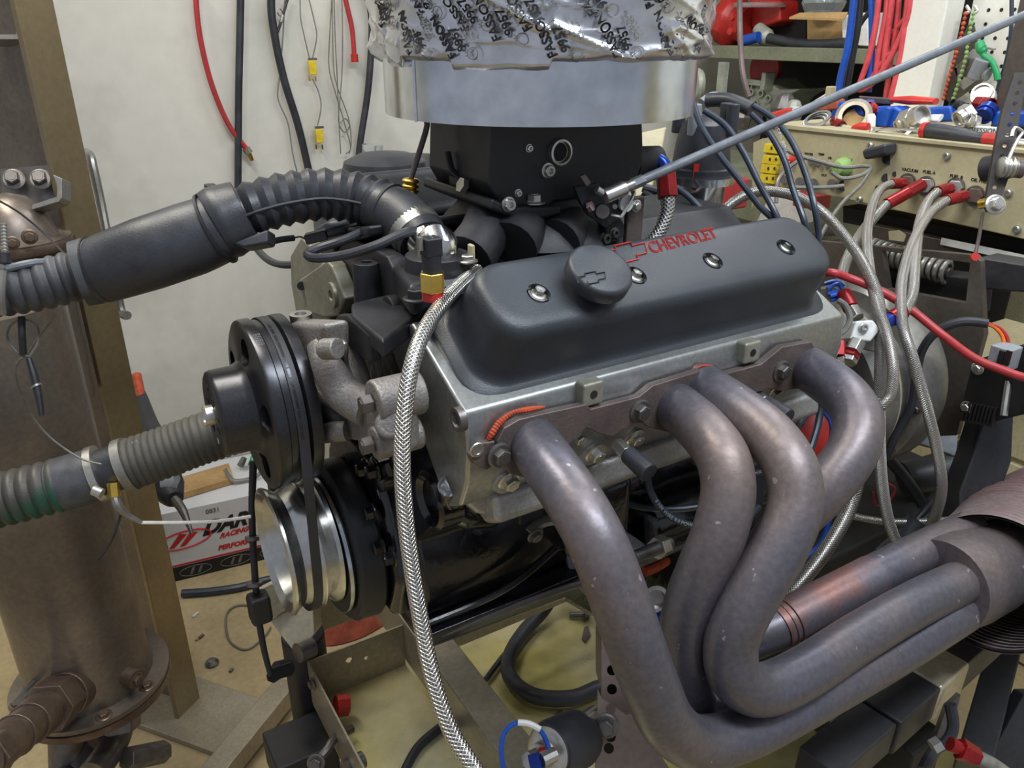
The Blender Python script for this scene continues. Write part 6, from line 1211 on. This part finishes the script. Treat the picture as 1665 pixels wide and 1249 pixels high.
nutfit(1420, 178, 1412, 172, .011, M_redp, 'red plastic fitting behind the tape roll', 1.26)
nutfit(1565, 175, 1548, 168, .010, M_black, 'black stepped fitting behind the silver hexagon nut', 1.27, False)
for k, (pts, lb) in enumerate((([(1362, 165), (1400, 163), (1405, 190), (1355, 190)], 'blue plastic tray corner behind the tape roll'), ([(1425, 180), (1440, 172), (1448, 175), (1438, 208), (1420, 205)], 'blue plastic cap standing left of the large coupling'),
        ([(1442, 180), (1452, 172), (1466, 180), (1456, 208), (1432, 210)], 'second blue plastic cap leaning beside the first'), ([(1500, 175), (1545, 172), (1550, 198), (1510, 200)], 'blue plastic tray behind the white handle'), ([(1610, 195), (1618, 180), (1670, 182), (1670, 206), (1610, 206)], 'blue plastic tray at the right end of the console'),
        ([(1405, 178), (1425, 172), (1430, 190), (1412, 195)], 'dark blue bottle cap between tape roll and blue caps'), ([(1462, 214), (1500, 216), (1495, 222), (1462, 220)], 'thin blue piece under the open spanner'))):
    tag(MB().prism([K(x, y, 1.24+.012*(k % 3)) for x, y in pts], U*.045).build('blue_tray', M_bluep, bevel=.005, seg=3), lb, 'cap', cg)
t = thing('black_handled_screwdriver', K(1550, 215, 1.17), 'screwdriver with black and red handle lying along the front edge of the console', 'screwdriver')
MB().tube([K(1503, 214, 1.17), K(1520, 214, 1.17), K(1560, 220, 1.17), K(1590, 225, 1.17), K(1622, 228, 1.17)], [.012, .014, .013, .009, .009], 18, 5).build('handle', M_rub, t); MB().tube([K(1501, 213, 1.17), K(1509, 213, 1.17)], .0145, 18, 2).build('red_end', M_redp, t); MB().tube([K(1600, 226, 1.168), K(1626, 228, 1.168)], .0098, 16, 2).build('red_collar', M_redp, t)
sub_tube('shaft', t, [K(1626, 228, 1.17), K(1690, 236, 1.17)], .004, M_bolt, 8)
t = thing('open_spanner', K(1440, 212, 1.17), 'slim chrome spanner lying at the front of the console top', 'spanner')
MB().tube([K(1420, 215, 1.17), K(1440, 209, 1.17), K(1480, 211, 1.17), K(1510, 213, 1.17)], .0045, 10, flat=.5).build('shank', M_pol, t); MB().tube([K(1412, 218, 1.17), K(1420, 215, 1.17)], [.003, .008], 10, 2).build('jaw', M_pol, t)
t = thing('steel_rule', K(1590, 210, 1.2), 'silver wrench with stamped letters behind the screwdriver handle', 'wrench')
MB().prism([K(1500, 205, 1.21), K(1560, 203, 1.21), K(1640, 208, 1.21), K(1640, 219, 1.21), K(1560, 214, 1.21)], U*.006).build('wrench_bar', M_white, t, bevel=.002)
mb = MB(); text_on(mb, 'PROFESSIONAL', .011, K(1562, 214, 1.2094), (K(1640, 216, 1.209)-K(1562, 212, 1.209)).normalized(), Z); mb.build('stamped_letters', M_boltd, t)
tag(MB().tube([K(1470, 222, 1.18), K(1500, 195, 1.22), K(1530, 192, 1.22)], [.003, .007, .008], 12, flat=.5).build('white_grip', M_white), 'curved white plastic handle beside the black screwdriver', 'handle')
tag(MB().tube([K(1386, 208, 1.19), K(1400, 207, 1.19), K(1412, 206, 1.19)], [.004, .009, .007], 12).build('red_marker', M_redp), 'small red marker tip in front of the tape roll', 'marker')
tag(MB().lathe(K(1416, 196, 1.21), Z+V*.2, [(.008, -.012), (.009, .006), (.006, .012)], 14).build('white_stopper', M_white), 'tiny white cap right of the tape roll', 'cap')
for k in range(5):
    tag(MB().lathe(K(1330-k*2, 193+k*2.2, 1.19), Z-U*.6, [(.020, 0), (.026, 0), (.026, .002), (.020, .002)], 28, False, False).build('shim_washer', M_white if k % 2 else M_bolt), ['topmost', 'second', 'third', 'fourth', 'lowest'][k]+' ring of the leaning stack of thin washers at the left of the console', 'washer', 'stack of thin washers on the console')
tag(MB().tube([K(1255, 192, 1.35), K(1280, 186, 1.35), K(1300, 182, 1.35)], [.012, .014, .012], 10).build('red_handle_tool', M_redp), 'red tool handle at the left end of the console top', 'tool')
tag(MB().cyl(K(1294, 182, 1.33), K(1295, 174, 1.33), .009, n=12).build('white_stopper', M_white), 'white cap beside the red tool handle', 'cap')
tag(MB().prism([K(1300, 178, 1.42), K(1345, 150, 1.42), K(1352, 155, 1.42), K(1320, 182, 1.42)], U*.04).build('pale_wood_block', M_wall, bevel=.002), 'pale slanted strip of wood behind the washers', 'wood strip')
tag(MB().box(K(1350, 152, 1.4), (.02, .014, .03)).build('cream_button', M_con, bevel=.002), 'small cream knob on the pale wood strip', 'knob')
tag(MB().prism([K(1325, 168, 1.36), K(1360, 160, 1.36), K(1365, 178, 1.36), K(1330, 182, 1.36)], U*.03).build('brown_pouch', M_rag, bevel=.005), 'brownish red pouch behind the washers', 'pouch')
tag(MB().lathe(K(1308, 182, 1.36), Z, [(.018, 0), (.019, .008), (.012, .009)], 20).build('round_tin', M_bolt), 'small round silver tin left of the brown pouch', 'tin')
tag(MB().box(K(1650, 226, 1.19)+Z*0, (.02, .16, .006)).build('flat_spanner', M_pol, bevel=.002), 'flat chrome spanner under the perforated arm at the right', 'spanner')
bpy.context.view_layer.update()
